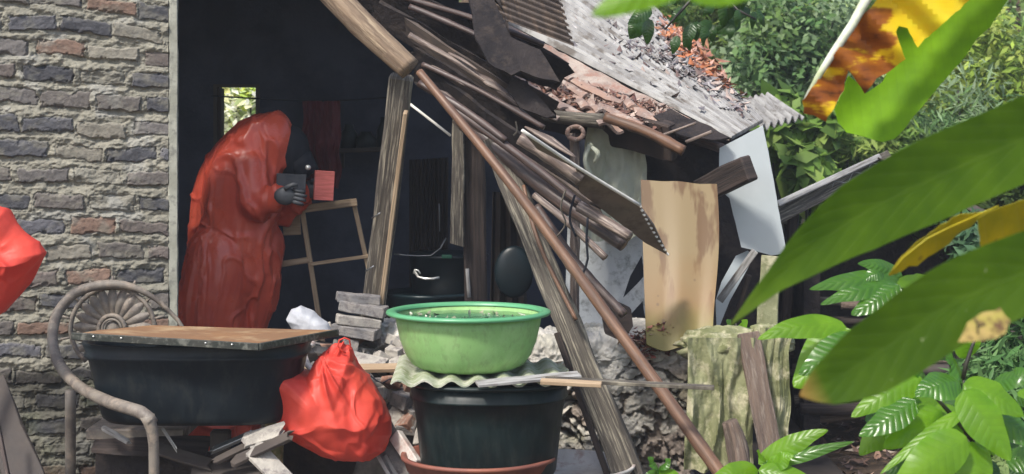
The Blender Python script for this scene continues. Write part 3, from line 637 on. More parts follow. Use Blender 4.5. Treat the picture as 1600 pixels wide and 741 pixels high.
for k, (px, py) in enumerate(tile_pts):
    t_ = (px - 772) / (1143 - 772); Yc = 7.9 + (7.0 - 7.9) * t_ - .12
    V, Fc = clay_tile_geo(P(px, py, strip_Y(px, py) - .03), rnd.uniform(-.5, .5), seed=k, L=rnd.uniform(.13, .2), w=rnd.uniform(.09, .13))
    o = mk('clay_tile', V, Fc, M['clay'], smooth=True); solid(o, .011)
    rank = sorted(tile_pts).index((px, py)); half = 'upper' if py < 140 + (px - 835) * .27 else 'lower'
    ORD = ['leftmost', 'second', 'third', 'fourth', 'fifth', 'sixth', 'seventh', 'eighth', 'ninth', 'tenth', 'eleventh', 'twelfth', 'thirteenth', 'fourteenth', 'fifteenth', 'sixteenth', 'seventeenth', 'eighteenth', 'rightmost']
    tag(o, ORD[rank] + ' clay tile from the left on the pale roof, %s side of its strip' % half, 'tile', 'broken clay tiles on the roof edge')
# board under the tiles
tag(plank('fascia_board', P(822, 168, 7.6), P(1052, 222, 7.0), .05, .16, M['timber_dark'], up=(0, -.45, .9), rough=.2, seed=14), 'dark split board carrying the clay tiles', 'board')
# broken dark hole edge and sticks
tag(patch('dark_roof_hole_cover', [(1020, 182), (1048, 172), (1075, 185), (1110, 198), (1140, 216), (1112, 222), (1060, 212)], plane_y(1060, 200, 6.98, 0, -.004), M['sheet_dark'], th=.01, wob=2), 'dark broken roofing under the lip of the pale roof', 'roofing scrap')
tag(tube('pale_stick', [P(1030, 213, 6.9), P(1088, 192, 6.85)], .006, M['bamboo_grey'], seg=8, rough=.1), 'pale stick poking out from under the roof lip', 'stick')
tag(tube('short_pale_stick', [P(1072, 222, 6.9), P(1112, 206, 6.85)], .008, M['bamboo_grey'], seg=8, rough=.1), 'stubby pale stick below the roof lip', 'stick')
tag(tube('eave_log', [P(822, 176, 7.15), P(880, 184, 7.1), P(944, 190, 7.05)], [.026, .030, .034], M['timber'], rough=.1, seg=16), 'grey log under the clay tiles ending in a round cut', 'log')
tag(tube('eave_bamboo', [P(945, 183, 6.95), P(1010, 206, 6.9), P(1068, 236, 6.85)], [.022, .023, .024], M['bamboo'], nodes=(.35, .75), rough=.08, seg=14), 'brown bamboo pole carrying the roof edge at the right', 'pole')
tag(tube('corner_bamboo', [P(1040, 205, 7.15), P(1110, 226, 7.05), P(1128, 232, 7.0)], [.02, .022, .022], M['bamboo_dark'], rough=.08, seg=14), 'dark bamboo behind the eave at the roof corner', 'pole')
# leaf litter on the roof
def litter(name, n, area, label, size=.03, pal=((.30, .13, .07), (.16, .08, .055), (.38, .25, .17), (.45, .42, .38), (.10, .07, .06)), up=(0, 0, 1), seed=3, zoff=.02):
    R = random.Random(seed); V, Fc, col = [], [], []
    for k in range(n):
        c = area(R); n_ = (Vector(up) + Vector((R.uniform(-.7, .7), R.uniform(-.7, .7), R.uniform(-.3, .5)))).normalized()
        a = n_.orthogonal().normalized(); a = Matrix.Rotation(R.uniform(0, 6.3), 3, n_) @ a; b_ = n_.cross(a)
        s = size * R.uniform(.5, 1.5); w = s * R.uniform(.25, .5); k0 = len(V); c = c + n_ * R.uniform(0, zoff)
        V += [c - a * s, c + b_ * w - n_ * w * .2, c + a * s + n_ * s * .3, c - b_ * w - n_ * w * .2, c]
        Fc += [(k0, k0 + 1, k0 + 4), (k0 + 1, k0 + 2, k0 + 4), (k0 + 2, k0 + 3, k0 + 4), (k0 + 3, k0, k0 + 4)]
        cc = np.array(R.choice(pal)) * R.uniform(.7, 1.3); col += [cc] * 5
    o = mk(name, V, Fc, M['litter'], col=col, smooth=False); return tag(o, label, 'leaf litter', kind='stuff')
def roofpt(u, v):
    return B_ * (1 - u) * (1 - v) + C_ * u * (1 - v) + D_ * u * v + A_ * (1 - u) * v
def area_roof(R):
    while True:
        u, v = R.random(), R.random() ** .8
        d1 = math.exp(-((u - .75) / .25) ** 2 - ((v - .35) / .3) ** 2) + .8 * math.exp(-((u - .5) / .2) ** 2 - ((v - .55) / .16) ** 2) + .02
        if R.random() < d1: return roofpt(u, v) + Vector((0, 0, .012))
litter('roof_leaf_litter', 650, area_roof, 'fallen brown and grey leaves scattered over the pale corrugated roof', .028, pal=((.14, .09, .08), (.10, .085, .09), (.38, .30, .26), (.22, .20, .21), (.42, .40, .39), (.09, .07, .07)), up=(.2, -.3, 1))
litter('rust_leaf_litter', 420, lambda R: roofpt(R.gauss(.90, .08), R.gauss(.42, .11)) + Vector((0, 0, .02)), 'heap of rusty orange fallen leaves on the roof by the shrubs', .035, pal=((.42, .14, .05), (.36, .17, .09), (.22, .09, .06), (.45, .26, .2)), up=(.2, -.3, 1), seed=9)
def area_tiles(R):
    px = R.uniform(815, 1045); py = 120 + (px - 815) * .27 + R.uniform(-12, 26); t_ = (px - 772) / (1143 - 772); return P(px, py, strip_Y(px, py) - .04)
litter('tile_leaf_litter', 1300, area_tiles, 'curled reddish leaves and chips between the broken clay tiles', .024, pal=((.24, .12, .08), (.36, .28, .24), (.13, .06, .045), (.06, .04, .038), (.22, .14, .11)), up=(.2, -.4, 1), seed=19)

# ------------------------------------------------------------------ front of the hut
def drape_sheet(name, x0, x1, y0, y1, Y0, mt, label, cat, folds=5, amp=.02, seed=0, nu=70, nv=50, botdx=0, topdx=0, th=.003, parent=None, xwob=4, gather=0):
    u, v = np.meshgrid(np.linspace(0, 1, nu), np.linspace(0, 1, nv))
    uu = u + .05 * vn(np.stack([u * 3, v * 2.5, 0 * u + seed], -1), seed)
    ph = uu * folds * 2 * math.pi + 1.6 * vn(np.stack([u * 2.5, v * 1.6, 0 * u + seed], -1), seed + 1)
    d = amp * (np.abs(np.sin(ph)) - .5) * (.45 + .55 * v) + amp * .8 * fbm(np.stack([u * 6, v * 4, 0 * u + seed], -1), seed + 2)
    wd = 1 - gather * (1 - sm(0, .3, v)); um = .5 + (u - .5) * wd
    px = x0 + (x1 - x0) * um + botdx * v + topdx * (1 - v) + xwob * vn(np.stack([0 * u, v * 5, (u > .5) * 3. + seed], -1), seed + 4)
    py = y0 + (y1 - y0) * v + 6 * (v ** 8) * vn(np.stack([u * 7, 0 * v, 0 * u + seed], -1), seed + 5)
    Yv = Y0 + d
    V = np.stack([(px - 800) / F * Yv, Yv, H + (HOR - py) / F * Yv], -1)
    o = mk(name, V.reshape(-1, 3), gridf(nu, nv), mt, parent, uv=np.stack([u * .4, v * .6], -1).reshape(-1, 2)); solid(o, th)
    return tag(o, label, cat)
tag(sheet('whitewashed_wall', P(888, 318, 7.42), P(1010, 318, 7.4), P(1010, 560, 7.42), P(880, 560, 7.42), M['oldwhite'], nu=30, nv=40, th=.03, bump=.012), 'dirty whitewashed wall panel below the hanging tarp', 'wall')
drape_sheet('hanging_tarp', 912, 1006, 192, 372, 7.25, M['tarp'], 'crumpled greenish tarp hanging under the clay tiles', 'tarp', folds=1.7, amp=.03, seed=2, topdx=2, gather=.05)
tag(tube('wrapped_post', [P(897, 208, 7.1), P(899, 300, 7.1), P(897, 560, 7.15)], [.022, .021, .02], M['bamboo_grey'], rough=.08, seg=14, nodes=(.2, .5, .8)), 'slim bamboo post at the left edge of the hanging tarp', 'post')
kn = thing('cloth_knot', P(899, 215, 7.05), 'knotted bundle of pinkish rag tied round the top of the slim bamboo post', 'rag')
for k in range(5):
    a = k * 1.25; c = P(899, 208, 7.06)
    tube('rag_loop', [c + Vector((.035 * math.cos(a + t), -.01 + .012 * math.sin(3 * t), .028 * math.sin(a + t))) for t in np.linspace(0, 3.6, 7)], .009, M['clay'], kn, rough=.25, seed=k, seg=8)
kt = thing('torn_rag', P(925, 285, 7.05), 'torn pale rag twisted down the hanging tarp', 'rag')
tube('rag_strip', [P(922, 225, 7.1), P(914, 248, 7.08), P(922, 275, 7.1), P(930, 292, 7.12)], [.016, .009, .016, .003], M['tarp'], kt, rough=.3, seed=3, seg=10)
tube('rag_strip', [P(918, 226, 7.1), P(934, 240, 7.08), P(928, 255, 7.1)], [.006, .012, .004], M['tarp'], kt, rough=.3, seed=5, seg=10)
# yellow stained board, slightly bowed
def bowed(name, x0t, x1t, x0b, x1b, yt, yb, Yt, Yb, mt, label, cat, bow=.02, th=.006, wave=.0):
    nu, nv = 40, 50; u, v = np.meshgrid(np.linspace(0, 1, nu), np.linspace(0, 1, nv))
    px = (x0t + (x0b - x0t) * v) * (1 - u) + (x1t + (x1b - x1t) * v) * u + 4 * np.sin(v * 5) * u
    edge = 5 * vn(np.stack([u * 4, 0 * u, 0 * u + yt], -1), 3)
    py = yt + 10 * u + edge * .4 * (1 - v) + (yb - yt - 10 * u) * v + edge * v * 1.5 - 14 * v ** 6 * (2 * u - 1) ** 2 * (yb > 500)
    Yv = Yt + (Yb - Yt) * v + bow * np.sin(v * math.pi * 1.2) + wave * np.sin(u * math.pi)
    V = np.stack([(px - 800) / F * Yv, Yv, H + (HOR - py) / F * Yv], -1)
    o = mk(name, V.reshape(-1, 3), gridf(nu, nv), mt, uv=np.stack([(1 - v) * .8, u * .33], -1).reshape(-1, 2)); solid(o, th); return tag(o, label, cat)
bowed('yellow_board', 1001, 1120, 1010, 1118, 280, 548, 6.80, 6.46, M['yboard'], 'tall water stained yellow board leaning in front of the hut', 'board', bow=.010, wave=-.006)
tag(patch('white_board', [(1124, 232), (1192, 196), (1203, 250), (1229, 396), (1205, 399), (1188, 394), (1158, 386), (1140, 310), (1124, 296)], plane_y(1170, 300, 6.98, -.0006, .0004), M['whiteboard'], th=.005, wob=.5), 'smooth white panel hanging below the corner of the pale roof', 'panel')
tag(plank('beam_stub', P(1095, 300, 7.0), P(1172, 262, 6.75), .105, .06, M['timber_dark'], up=(0, -1, .2), rough=.12, seed=8), 'dark broken beam stub sticking out across the white panel', 'beam')
tag(plank('grey_post_board', P(1205, 400, 6.95), P(1196, 545, 6.9), .085, .02, M['moss'], up=(0, -1, .1), rough=.2, seed=12), 'mossy upright board standing under the white panel', 'board')
# dark inside of the hut and odds and ends behind the yellow board
hb_ = thing('hut_back', P(1060, 520, 7.5), 'dark interior partition behind the yellow board', 'partition')
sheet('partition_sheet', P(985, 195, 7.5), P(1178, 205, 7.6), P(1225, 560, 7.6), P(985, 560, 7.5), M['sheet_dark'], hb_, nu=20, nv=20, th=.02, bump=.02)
tag(patch('grey_offcut', [(1128, 440), (1150, 400), (1168, 392), (1180, 398), (1140, 470), (1120, 520), (1118, 470)], plane_y(1150, 450, 7.1, 0, 0), M['whiteboard'], th=.01), 'grey triangular offcut behind the right edge of the yellow board', 'offcut')
tag(plank('leaning_lath', P(1124, 470, 6.85), P(1180, 392, 6.8), .03, .012, M['cement'], up=(0, -1, .2), rough=.15, seed=15), 'pale lath leaning between the yellow board and the white panel', 'lath')
tag(tube('dark_stick', [P(1150, 500, 6.9), P(1170, 430, 6.85)], .012, M['timber_dark'], rough=.2, seed=16), 'dark stick standing right of the yellow board', 'stick')
tag(patch('black_rag', [(1003, 400), (1006, 432), (985, 455), (974, 466), (985, 432)], plane_y(990, 430, 7.2, 0, 0), M['black'], th=.004, wob=1.5), 'black pointed rag left of the yellow board', 'rag')
tag(patch('small_black_scrap', [(1004, 470), (1010, 500), (992, 505), (985, 492)], plane_y(990, 480, 7.1, 0, 0), M['black'], th=.004, wob=1.5), 'small black scrap at the foot of the white wall', 'scrap')
# dark box by the wall
tag(patch('dark_block', [(938, 478), (950, 465), (985, 482), (988, 508), (972, 532), (945, 520)], plane_y(960, 500, 6.35, 0, 0), M['timber_dark'], th=.09), 'dark squared timber offcut behind the bamboo pole', 'timber block')

# ------------------------------------------------------------------ low broken rubble wall
def rubble_wall():
    root = thing('rubble_wall', P(850, 700, 6.55), 'low broken wall of pale plastered bricks and rubble behind the black tub', 'wall')
    nu, nv = 420, 330
    xa, xb = P(560, 0, 6.5).x, P(1090, 0, 6.45).x
    u, v = np.meshgrid(np.linspace(xa, xb, nu), np.linspace(0, 1, nv))
    ztop = P(0, 528, 6.6).z; toplen = .22; hgt = ztop + .03; tot = toplen + hgt
    t = v * tot; nzt = .05 * fbm(np.stack([u * 3.2, 0 * u, 0 * u + 4], -1), 81)
    yb = np.where(t < toplen, 6.78 - t, 6.78 - toplen); zb = np.where(t < toplen, ztop, ztop - (t - toplen))
    c = .05; w = sm(toplen - c, toplen + c, t)  # soft corner
    zb = zb - .012 * (1 - np.abs(2 * w - 1)); yb = yb + .0 * w
    zb = zb + nzt * (zb / ztop)
    wx = fbm(np.stack([u * 7, t * 7, 0 * u + 9], -1), 71); wy = fbm(np.stack([u * 7, t * 7, 0 * u + 19], -1), 72); gx = u * 8.6 + wx * 1.1; gy = t * 13 + wy * 1.1
    best = np.full(u.shape, 9.); sec = best.copy(); cid = np.zeros(u.shape)
    for dx in (-1, 0, 1):
        for dy in (-1, 0, 1):
            ix = np.floor(gx) + dx; iy = np.floor(gy) + dy
            hx = _h(ix.astype(np.int64), iy.astype(np.int64), ix.astype(np.int64) * 0 + 3, 5); hy = _h(ix.astype(np.int64), iy.astype(np.int64), ix.astype(np.int64) * 0 + 9, 5)
            dd = (np.abs(gx - ix - .5 - .8 * (hx - .5)) ** 2 + np.abs(gy - iy - .5 - .8 * (hy - .5)) ** 2) ** .5
            cnd = dd < best; sec = np.where(cnd, best, np.minimum(sec, dd)); cid = np.where(cnd, _h(ix.astype(np.int64), iy.astype(np.int64), ix.astype(np.int64) * 0 + 5, 6), cid); best = np.where(cnd, dd, best)
    n1 = fbm(np.stack([u * 22, t * 22, 0 * u], -1), 91); n2 = fbm(np.stack([u * 70, t * 70, 0 * u], -1), 92); n3 = fbm(np.stack([u * 6, t * 6, 0 * u], -1), 93)
    edge = sm(-.02, .22, sec - best + .35 * n1 + .15 * n2)
    plas = sm(.10, -.05, t - toplen - .10 + .13 * n3) # plaster upper band
    pit = sm(.15, .45, fbm(np.stack([u * 11, t * 11, 0 * u], -1), 95)) * (1 - plas)
    h = (edge * (.02 + .035 * cid) - .055 * pit) * (1 - plas) + plas * (.035 + .012 * n3 + .008 * sm(.45, .5, np.abs(((t * 10.5) % 1) - .5))) + .022 * n1 + .009 * n2
    ny = -w; nz_ = 1 - w; ln = np.sqrt(ny ** 2 + nz_ ** 2)
    V = np.stack([u, yb + h * ny / ln, zb + h * nz_ / ln], -1)
    pal = np.array([(.48, .45, .39), (.40, .375, .33), (.32, .30, .26), (.52, .49, .43), (.28, .235, .20), (.24, .23, .21)])
    cs = pal[(cid * 5.99).astype(int)] * edge[..., None] + np.array((.14, .115, .095)) * (1 - edge)[..., None]
    cs = cs * (1 - .25 * pit)[..., None]  # shade of the pits painted into the colour
    cp = np.array((.52, .50, .46)) * (1 + .2 * n3 + .12 * n1)[..., None]
    col = cs * (1 - plas)[..., None] + cp * plas[..., None]
    mossy = sm(.12, .5, fbm(np.stack([u * 4, t * 5, 0 * u + 3], -1), 96))[..., None] * .5; col = col * (1 - mossy) + np.array((.16, .16, .08)) * mossy
    mk('masonry_face', V.reshape(-1, 3), gridf(nu, nv), M['masonry'], root, col=np.clip(col, .01, 1).reshape(-1, 3))
    v_, f_ = boxgeo((xa, 6.60, -.05), (xb, 6.80, ztop - .06)); mk('wall_core', v_, f_, M['plaster'], root, smooth=False)
rubble_wall()
litter('wall_leaf_litter', 380, lambda R: (lambda t_: P(1000 + 60 * t_ + R.gauss(0, 12), 560 - 22 * (R.random()) - 6 * t_ + R.gauss(0, 8) - 8, 6.50))(R.random() - .2), 'reddish brown dead leaves heaped on the low wall beside the yellow board', .018, pal=((.22, .07, .05), (.13, .05, .04), (.30, .12, .08), (.36, .24, .17)), seed=29, zoff=.03)
# mossy drapes over the wall end
drape_sheet('mossy_cloth', 1060, 1168, 528, 735, 6.28, M['moss'], 'greenish yellow mossy cloth draped over the end of the low wall', 'cloth', folds=1.5, amp=.04, seed=5, topdx=14, botdx=6)
drape_sheet('mossy_cloth', 1188, 1236, 512, 715, 6.3, M['moss'], 'narrow mossy cloth fold hanging at the right end of the low wall', 'cloth', folds=.7, amp=.03, seed=8, botdx=-4)
tag(plank('rotten_board', P(1168, 520, 6.3), P(1205, 715, 6.2), .085, .03, M['bark'], up=(0, -1, .1), rough=.25, seed=31), 'brown rotten board between the two mossy cloths', 'board')
ms = thing('moss_mound', P(1125, 560, 6.4), 'pale mossy crumpled hump on top of the end of the low wall', 'rubble')
def blob_geo(c, rx, ry, rz, seed, amp=.25, fr=3, n=28, sharp=False):
    V = []
    for j in range(n + 1):
        th = math.pi * j / n
        for i in range(n * 2):
            ph = math.pi * i / n; V.append((math.sin(th) * math.cos(ph), math.sin(th) * math.sin(ph), math.cos(th)))
    V = np.array(V); k = 1 + amp * fbm(V * fr + seed * 3.3, seed)
    if sharp: k = 1 + amp * (1 - 2 * np.abs(fbm(V * fr + seed * 3.3, seed)))
    return np.array(c) + V * k[:, None] * np.array((rx, ry, rz)), [tuple(reversed(f)) for f in gridf(2 * n, n + 1, True)]
V, Fc = blob_geo(P(1130, 540, 6.42), .17, .12, .07, 3, .5, 3); mk('mound', V, Fc, M['moss'], ms)
V, Fc = blob_geo(P(1205, 530, 6.42), .09, .10, .06, 6, .5, 3); mk('mound', V, Fc, M['moss'], ms)
tag(tube('broken_stump', [P(1140, 658, 6.1), P(1150, 690, 6.1), P(1168, 790, 6.05)], [.026, .034, .045], M['bark'], rough=.3, seg=16, seed=5), 'short broken grey stump standing before the mossy cloth', 'stump')

# ------------------------------------------------------------------ rubble bricks
def stone(px, py, Y, size, rot, mt, label, name='broken_brick', seed=0, group='broken bricks heaped between the tub and the basin'):
    o = box(name, P(px, py, Y), size, M[mt], rot=rot, rough=.006, seed=seed, bevel=.004)
    return tag(o, label, 'brick', group)
st = [(560, 466, 6.55, (.17, .09, .035), (0, .10, .15), 'brickbat', 'grey brick topmost of the stack at the foot of the post'),
      (568, 482, 6.52, (.18, .09, .04), (0, .16, -.1), 'brickbat', 'second grey brick down the stack at the foot of the post'),
      (560, 502, 6.48, (.17, .09, .035), (0, .14, .2), 'brick_pale', 'pale brick third down the stack at the foot of the post'),
      (556, 518, 6.46, (.18, .10, .04), (0, .12, -.2), 'brickbat', 'lowest dark grey brick of the stack at the foot of the post')]
for k, (px, py, Y, s, r, mt, lb) in enumerate(st): stone(px, py, Y, s, r, mt, lb, name='stacked_brick', seed=k, group='bricks stacked at the foot of the post')
R = random.Random(12)
heap = []
for k in range(64):
    px = R.uniform(452, 668); top = 520 + max(0, (470 - px)) * .5 + max(0, px - 600) * .4
    py = top + R.uniform(0, 130) ** 1.0; Y = 6.55 - (py - 520) * .0022 + R.uniform(-.04, .04)
    mt = R.choice(['brickbat', 'brickbat', 'brick_pale', 'brick_pale', 'brickbat', 'brick_red'])
    sz = (R.uniform(.06, .17), R.uniform(.05, .09), R.uniform(.03, .055))
    cw = {'brickbat': 'grey', 'brick_pale': 'pale', 'brick_red': 'reddish'}[mt]; sw = 'stubby' if sz[0] < .095 else ('long' if sz[0] > .135 else 'half')
    hw_ = ['by the white sack', 'behind the red bag neck', 'below the stacked bricks', 'left of the green basin', 'behind the green basin rim'][min(4, int((px - 452) / 43.3))]
    vw = ['at the crest', 'in the upper part', 'in the middle', 'low down'][min(3, int((py - top) / 32.6))]
    stone(px, py, Y, sz, (R.uniform(-.7, .7), R.uniform(-.8, .8), R.uniform(-1.5, 1.5)), mt, '%s %s brick %s of the heap %s' % (sw, cw, vw, hw_), seed=k + 10)
# mass of the heap below, so that the bricks lie on something
u, v = np.meshgrid(np.linspace(-1.0, .15, 90), np.linspace(5.7, 6.75, 60))
hz = (.72 * sm(-1.0, -.55, u) * sm(.4, -.35, u * .5 + 0.05)) * sm(5.55, 6.65, v)
hz = hz * (1 + .15 * fbm(np.stack([u * 9, v * 9, 0 * u], -1), 44)) - .02
hc = np.array((.20, .18, .155)) * (1 + .5 * fbm(np.stack([u * 16, v * 16, 0 * u], -1), 45))[..., None]
tag(mk('rubble_heap', np.stack([u, v, hz + .02 * fbm(np.stack([u * 30, v * 30, 0 * u], -1), 46)], -1).reshape(-1, 3), gridf(90, 60), M['masonry'], col=np.clip(hc, .02, 1).reshape(-1, 3)), 'mound of crumbled mortar and earth under the broken bricks', 'rubble', kind='stuff')
# white sack
def lump(name, outline, c, Yc, depth, mt, label, cat, wr=.05, wfreq=6, seed=0, centre=None, n=90, radial=0.0, parent=None, ridge=1.0):
    """closed bag: silhouette given round a centre, real depth, wrinkles"""
    cx, cy = c; ang, rad = [], []
    dense = []
    for i in range(len(outline)):
        x0, y0 = outline[i]; x1, y1 = outline[(i + 1) % len(outline)]
        for j in range(10): dense.append((x0 + (x1 - x0) * j / 10, y0 + (y1 - y0) * j / 10))
    for x, y in dense: ang.append(math.atan2(-(y - cy), x - cx)); rad.append(math.hypot(x - cx, y - cy))
    o_ = np.argsort(ang); ang = np.array(ang)[o_]; rad = np.array(rad)[o_]
    ang = np.concatenate([ang - 2 * math.pi, ang, ang + 2 * math.pi]); rad = np.tile(rad, 3)
    nu, nv = n * 2, n
    a, b = np.meshgrid(np.linspace(0, 2 * math.pi, nu, endpoint=False), np.linspace(-math.pi / 2, math.pi / 2, nv))
    aa = (a + math.pi) % (2 * math.pi) - math.pi
    rr = np.interp(aa, ang, rad) / F * Yc
    cb = np.cos(b) ** .75; sb = np.sin(b)
    x = np.cos(a) * rr * cb; z = np.sin(a) * rr * cb; y = sb * depth
    D = np.stack([x, y, z], -1)
    if centre is not None:
        ox, oz = (centre[0] - cx) / F * Yc, -(centre[1] - cy) / F * Yc
        th = np.arctan2(z - oz, x - ox) + .35 * vn(D * 4 + seed, seed + 3); dist = np.hypot(x - ox, z - oz)
        pleat = (1 - 2 * np.abs(vn(np.stack([th * wfreq, dist * 2, y * 3 + seed], -1), seed + 2))) * np.clip(1 - dist / (radial or .3), 0.05, 1)
    else: pleat = 0 * x
    q = D * 5 + seed; q = q + .6 * np.stack([fbm(q * .8, seed + 5)] * 3, -1)
    crease = .8 * (1 - 2 * np.abs(vn(q * 1.25 + 3, seed + 6))) + .7 * vn(q * .6, seed + 8) + .12 * (1 - 2.4 * np.abs(vn(q * 3.1, seed + 9))) - .6 + .26 * np.maximum(0, 1 - 7 * np.abs(vn(q * 1.7 + 5, seed + 12))) + .0 * np.maximum(0, 1 - 6 * np.abs(vn(q * 4.1 + 5, seed + 13)))
    k = wr * (pleat * .9 + crease + .4)
    nrm = D / np.maximum(np.linalg.norm(D, axis=-1, keepdims=True), 1e-6)
    fac = 1 - .75 * (np.cos(b) ** 4)[..., None]          # keep the silhouette
    V = D + nrm * (k[..., None]) * fac * np.array((1, 1, 1))
    V = V + np.array(P(cx, cy, Yc))
    Fc = gridf(nu, nv, True)
    o = mk(name, V.reshape(-1, 3), Fc, mt, parent)
    return tag(o, label, cat) if label else o
lump('white_sack', [(448, 500), (456, 484), (470, 479), (490, 487), (512, 505), (520, 522), (495, 530), (465, 528)], (482, 508), 6.35, .06, M['paper'], 'crumpled whitish sack lying behind the end of the plywood lid', 'sack', wr=.03, seed=4, n=50)
rg = thing('dark_ring', P(485, 560, 6.1), 'loop of pale hose by the knot of the tied red bag', 'hose')
tube('hose_loop', [P(490, 536, 6.2), P(478, 545, 6.18), P(476, 560, 6.15), P(486, 578, 6.12), P(500, 586, 6.1)], .012, M['white_rim'], rg, seg=10)
tag(plank('orange_board', P(455, 578, 6.2), P(665, 574, 6.15), .05, .016, M['timber_edge'], up=(0, -.3, 1), rough=.1, seed=23), 'reddish board lying across the rubble behind the red bag', 'board')
tag(plank('pale_board_piece', P(545, 560, 6.25), P(600, 572, 6.2), .09, .018, M['brick_pale'], up=(0, -.4, 1), rough=.1, seed=25), 'pale flat slab on the rubble above the reddish board', 'slab')
tag(tube('bent_wire', [P(580, 588, 6.15), P(596, 600, 6.1), P(604, 590, 6.1), P(620, 598, 6.1), P(640, 592, 6.1)], .0035, M['black'], seg=6), 'bent black wire between the bag and the black tub', 'wire')
tag(plank('white_edge_tile', P(618, 680, 5.9), P(650, 728, 5.8), .03, .05, M['white_rim'], up=(.7, -.5, .3), rough=.05, seed=26), 'pale board edge slanting below the red bag by the black tub', 'board')
tag(plank('leaning_slab', P(588, 660, 5.98), P(636, 752, 5.86), .10, .02, M['brickbat'], up=(.2, -1, .2), rough=.08, seed=27), 'grey slab leaning under the right side of the red bag', 'slab')
for k, (x, y) in enumerate(((596, 716), (612, 724))):
    tag(plank('splinter', P(x - 10, y - 12, 5.9), P(x + 14, y + 30, 5.85), .014, .01, M['cement'], up=(0, -1, .2)), 'pale splinter left of the leaning slab' if k else 'leftmost pale splinter under the red bag', 'splinter')
tag(plank('mossy_post', P(430, 590, 6.0), P(428, 800, 5.95), .06, .05, M['moss'], up=(0, -1, 0), rough=.15, seed=28), 'mossy square post standing behind the right side of the lidded tub', 'post')
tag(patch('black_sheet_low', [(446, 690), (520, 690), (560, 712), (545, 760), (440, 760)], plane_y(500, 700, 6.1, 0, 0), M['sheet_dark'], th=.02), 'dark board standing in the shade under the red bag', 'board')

# ------------------------------------------------------------------ tied red bag and the hanging one
rb = thing('red_bag', P(530, 715, 6.0), 'full red plastic bag with a twisted neck between the two black tubs', 'bag')
lump('sack_body', [(430, 612), (424, 580), (436, 568), (458, 578), (484, 586), (498, 560), (515, 548), (548, 556), (556, 574), (575, 590), (592, 620), (612, 655), (614, 678), (603, 705), (580, 719), (540, 717), (505, 708), (470, 690), (438, 668), (434, 640)], (520, 648), 5.85, .17, M['red_bag'], None, None, wr=.034, wfreq=2.2, seed=11, centre=(512, 560), n=130, radial=.28, parent=rb)
lump('sack_neck', [(500, 566), (508, 552), (520, 543), (534, 536), (546, 546), (550, 562), (545, 574), (515, 580)], (526, 560), 5.83, .035, M['red_bag'], None, None, wr=.03, wfreq=5, seed=14, centre=(540, 530), n=60, radial=.1, parent=rb)
tube('tied_loop', [P(540, 552, 5.78), P(528, 542, 5.77), P(532, 530, 5.77), P(545, 530, 5.78), P(547, 545, 5.79), P(540, 552, 5.8)], .003, M['red_bag'], rb, seg=8, rough=.2)
tube('tied_loop', [P(512, 548, 5.80), P(502, 560, 5.78), P(496, 572, 5.77), P(506, 576, 5.78)], .0035, M['red_bag'], rb, seg=8, rough=.2)
hbag = thing('hanging_red_bag', P(-10, 480, 5.7), 'bright red crumpled plastic bag hanging against the bricks at the left edge', 'bag')
lump('bag_body', [(-60, 330), (-10, 318), (10, 326), (28, 348), (60, 378), (69, 396), (52, 420), (30, 452), (4, 486), (-30, 500), (-60, 480), (-75, 400)], (-5, 405), 5.7, .11, M['red_bag'], None, None, wr=.035, wfreq=2, seed=21, centre=(-25, 320), n=110, radial=.4, parent=hbag)
tag(tube('bag_pole', [P(-75, 60, 5.75), P(-78, 800, 5.75)], .022, M['bamboo'], nodes=(.2, .45, .7), seg=12), 'upright bamboo pole holding the hanging red bag', 'pole')

# ------------------------------------------------------------------ tubs and basins
def lathe(name, c, prof, mt, parent=None, sx=1, sy=1, seg=72, rough=0, seed=0, corner=0):
    """prof: (radius, z) list; corner>0 squares the plan"""
    V, UV = [], []
    for j, (r, z) in enumerate(prof):
        for i in range(seg):
            a = 2 * math.pi * i / seg; ca, sa = math.cos(a), math.sin(a)
            k = 1
            if corner: k = 1 / (abs(ca) ** corner + abs(sa) ** corner) ** (1 / corner)
            if rough: k *= 1 + rough * float(vn(np.array([ca * 2 + seed, sa * 2, z * 6])))
            V.append((c[0] + ca * r * sx * k, c[1] + sa * r * sy * k, c[2] + z)); UV.append((a * .3, z))
    o = mk(name, V, gridf(seg, len(prof), True), mt, parent, uv=UV); return o
# green basin
gY = 5.85; gr = 129 / F * gY; gztop = P(0, 484, gY).z; gzb = P(0, 585, gY - .15).z; gh = gztop - gzb
gc = Vector((P(732, 0, gY).x, gY, gzb))
gb = thing('green_basin', gc, 'bright green plastic basin standing on the black tub', 'basin')
pr_ = [(0, .004), (gr * .52, .004), (gr * .55, .0), (gr * .60, .006), (gr * .68, gh * .09), (gr * .755, gh * .24), (gr * .825, gh * .48), (gr * .868, gh * .75), (gr * .89, gh * .93)]
inn = [(gr * .876, gh * .93), (gr * .855, gh * .75), (gr * .812, gh * .48), (gr * .742, gh * .24), (gr * .665, gh * .12), (gr * .5, .014), (0, .014)]
lathe('bowl', gc, pr_ + inn, M['green'], gb)
lathe('rim', gc, [(gr * .872, gh * .925), (gr * .885, gh * .92), (gr * .93, gh * .915), (gr * .985, gh * .925), (gr, gh * .955), (gr * .992, gh * .985), (gr * .95, gh * 1.0), (gr * .91, gh * .998), (gr * .872, gh * .98), (gr * .866, gh * .94)], M['green_rim'], gb)
wt = lathe('water', gc, [(0, gh * .86), (gr * .862, gh * .86)], M['green_rim'], gb)
wt.data.materials[0] = mat('greenish_water', (.03, .10, .05), rough=.06, bump=.2, bscale=14, bdist=.01)
tag(litter('basin_scum', 50, lambda R: gc + Vector((R.uniform(-.75, .75) * gr, R.uniform(-.6, .6) * gr, gh * .865)), 'pale scraps floating in the green basin', .012, pal=((.5, .5, .42), (.3, .3, .2)), seed=41, zoff=.002), kind='stuff')
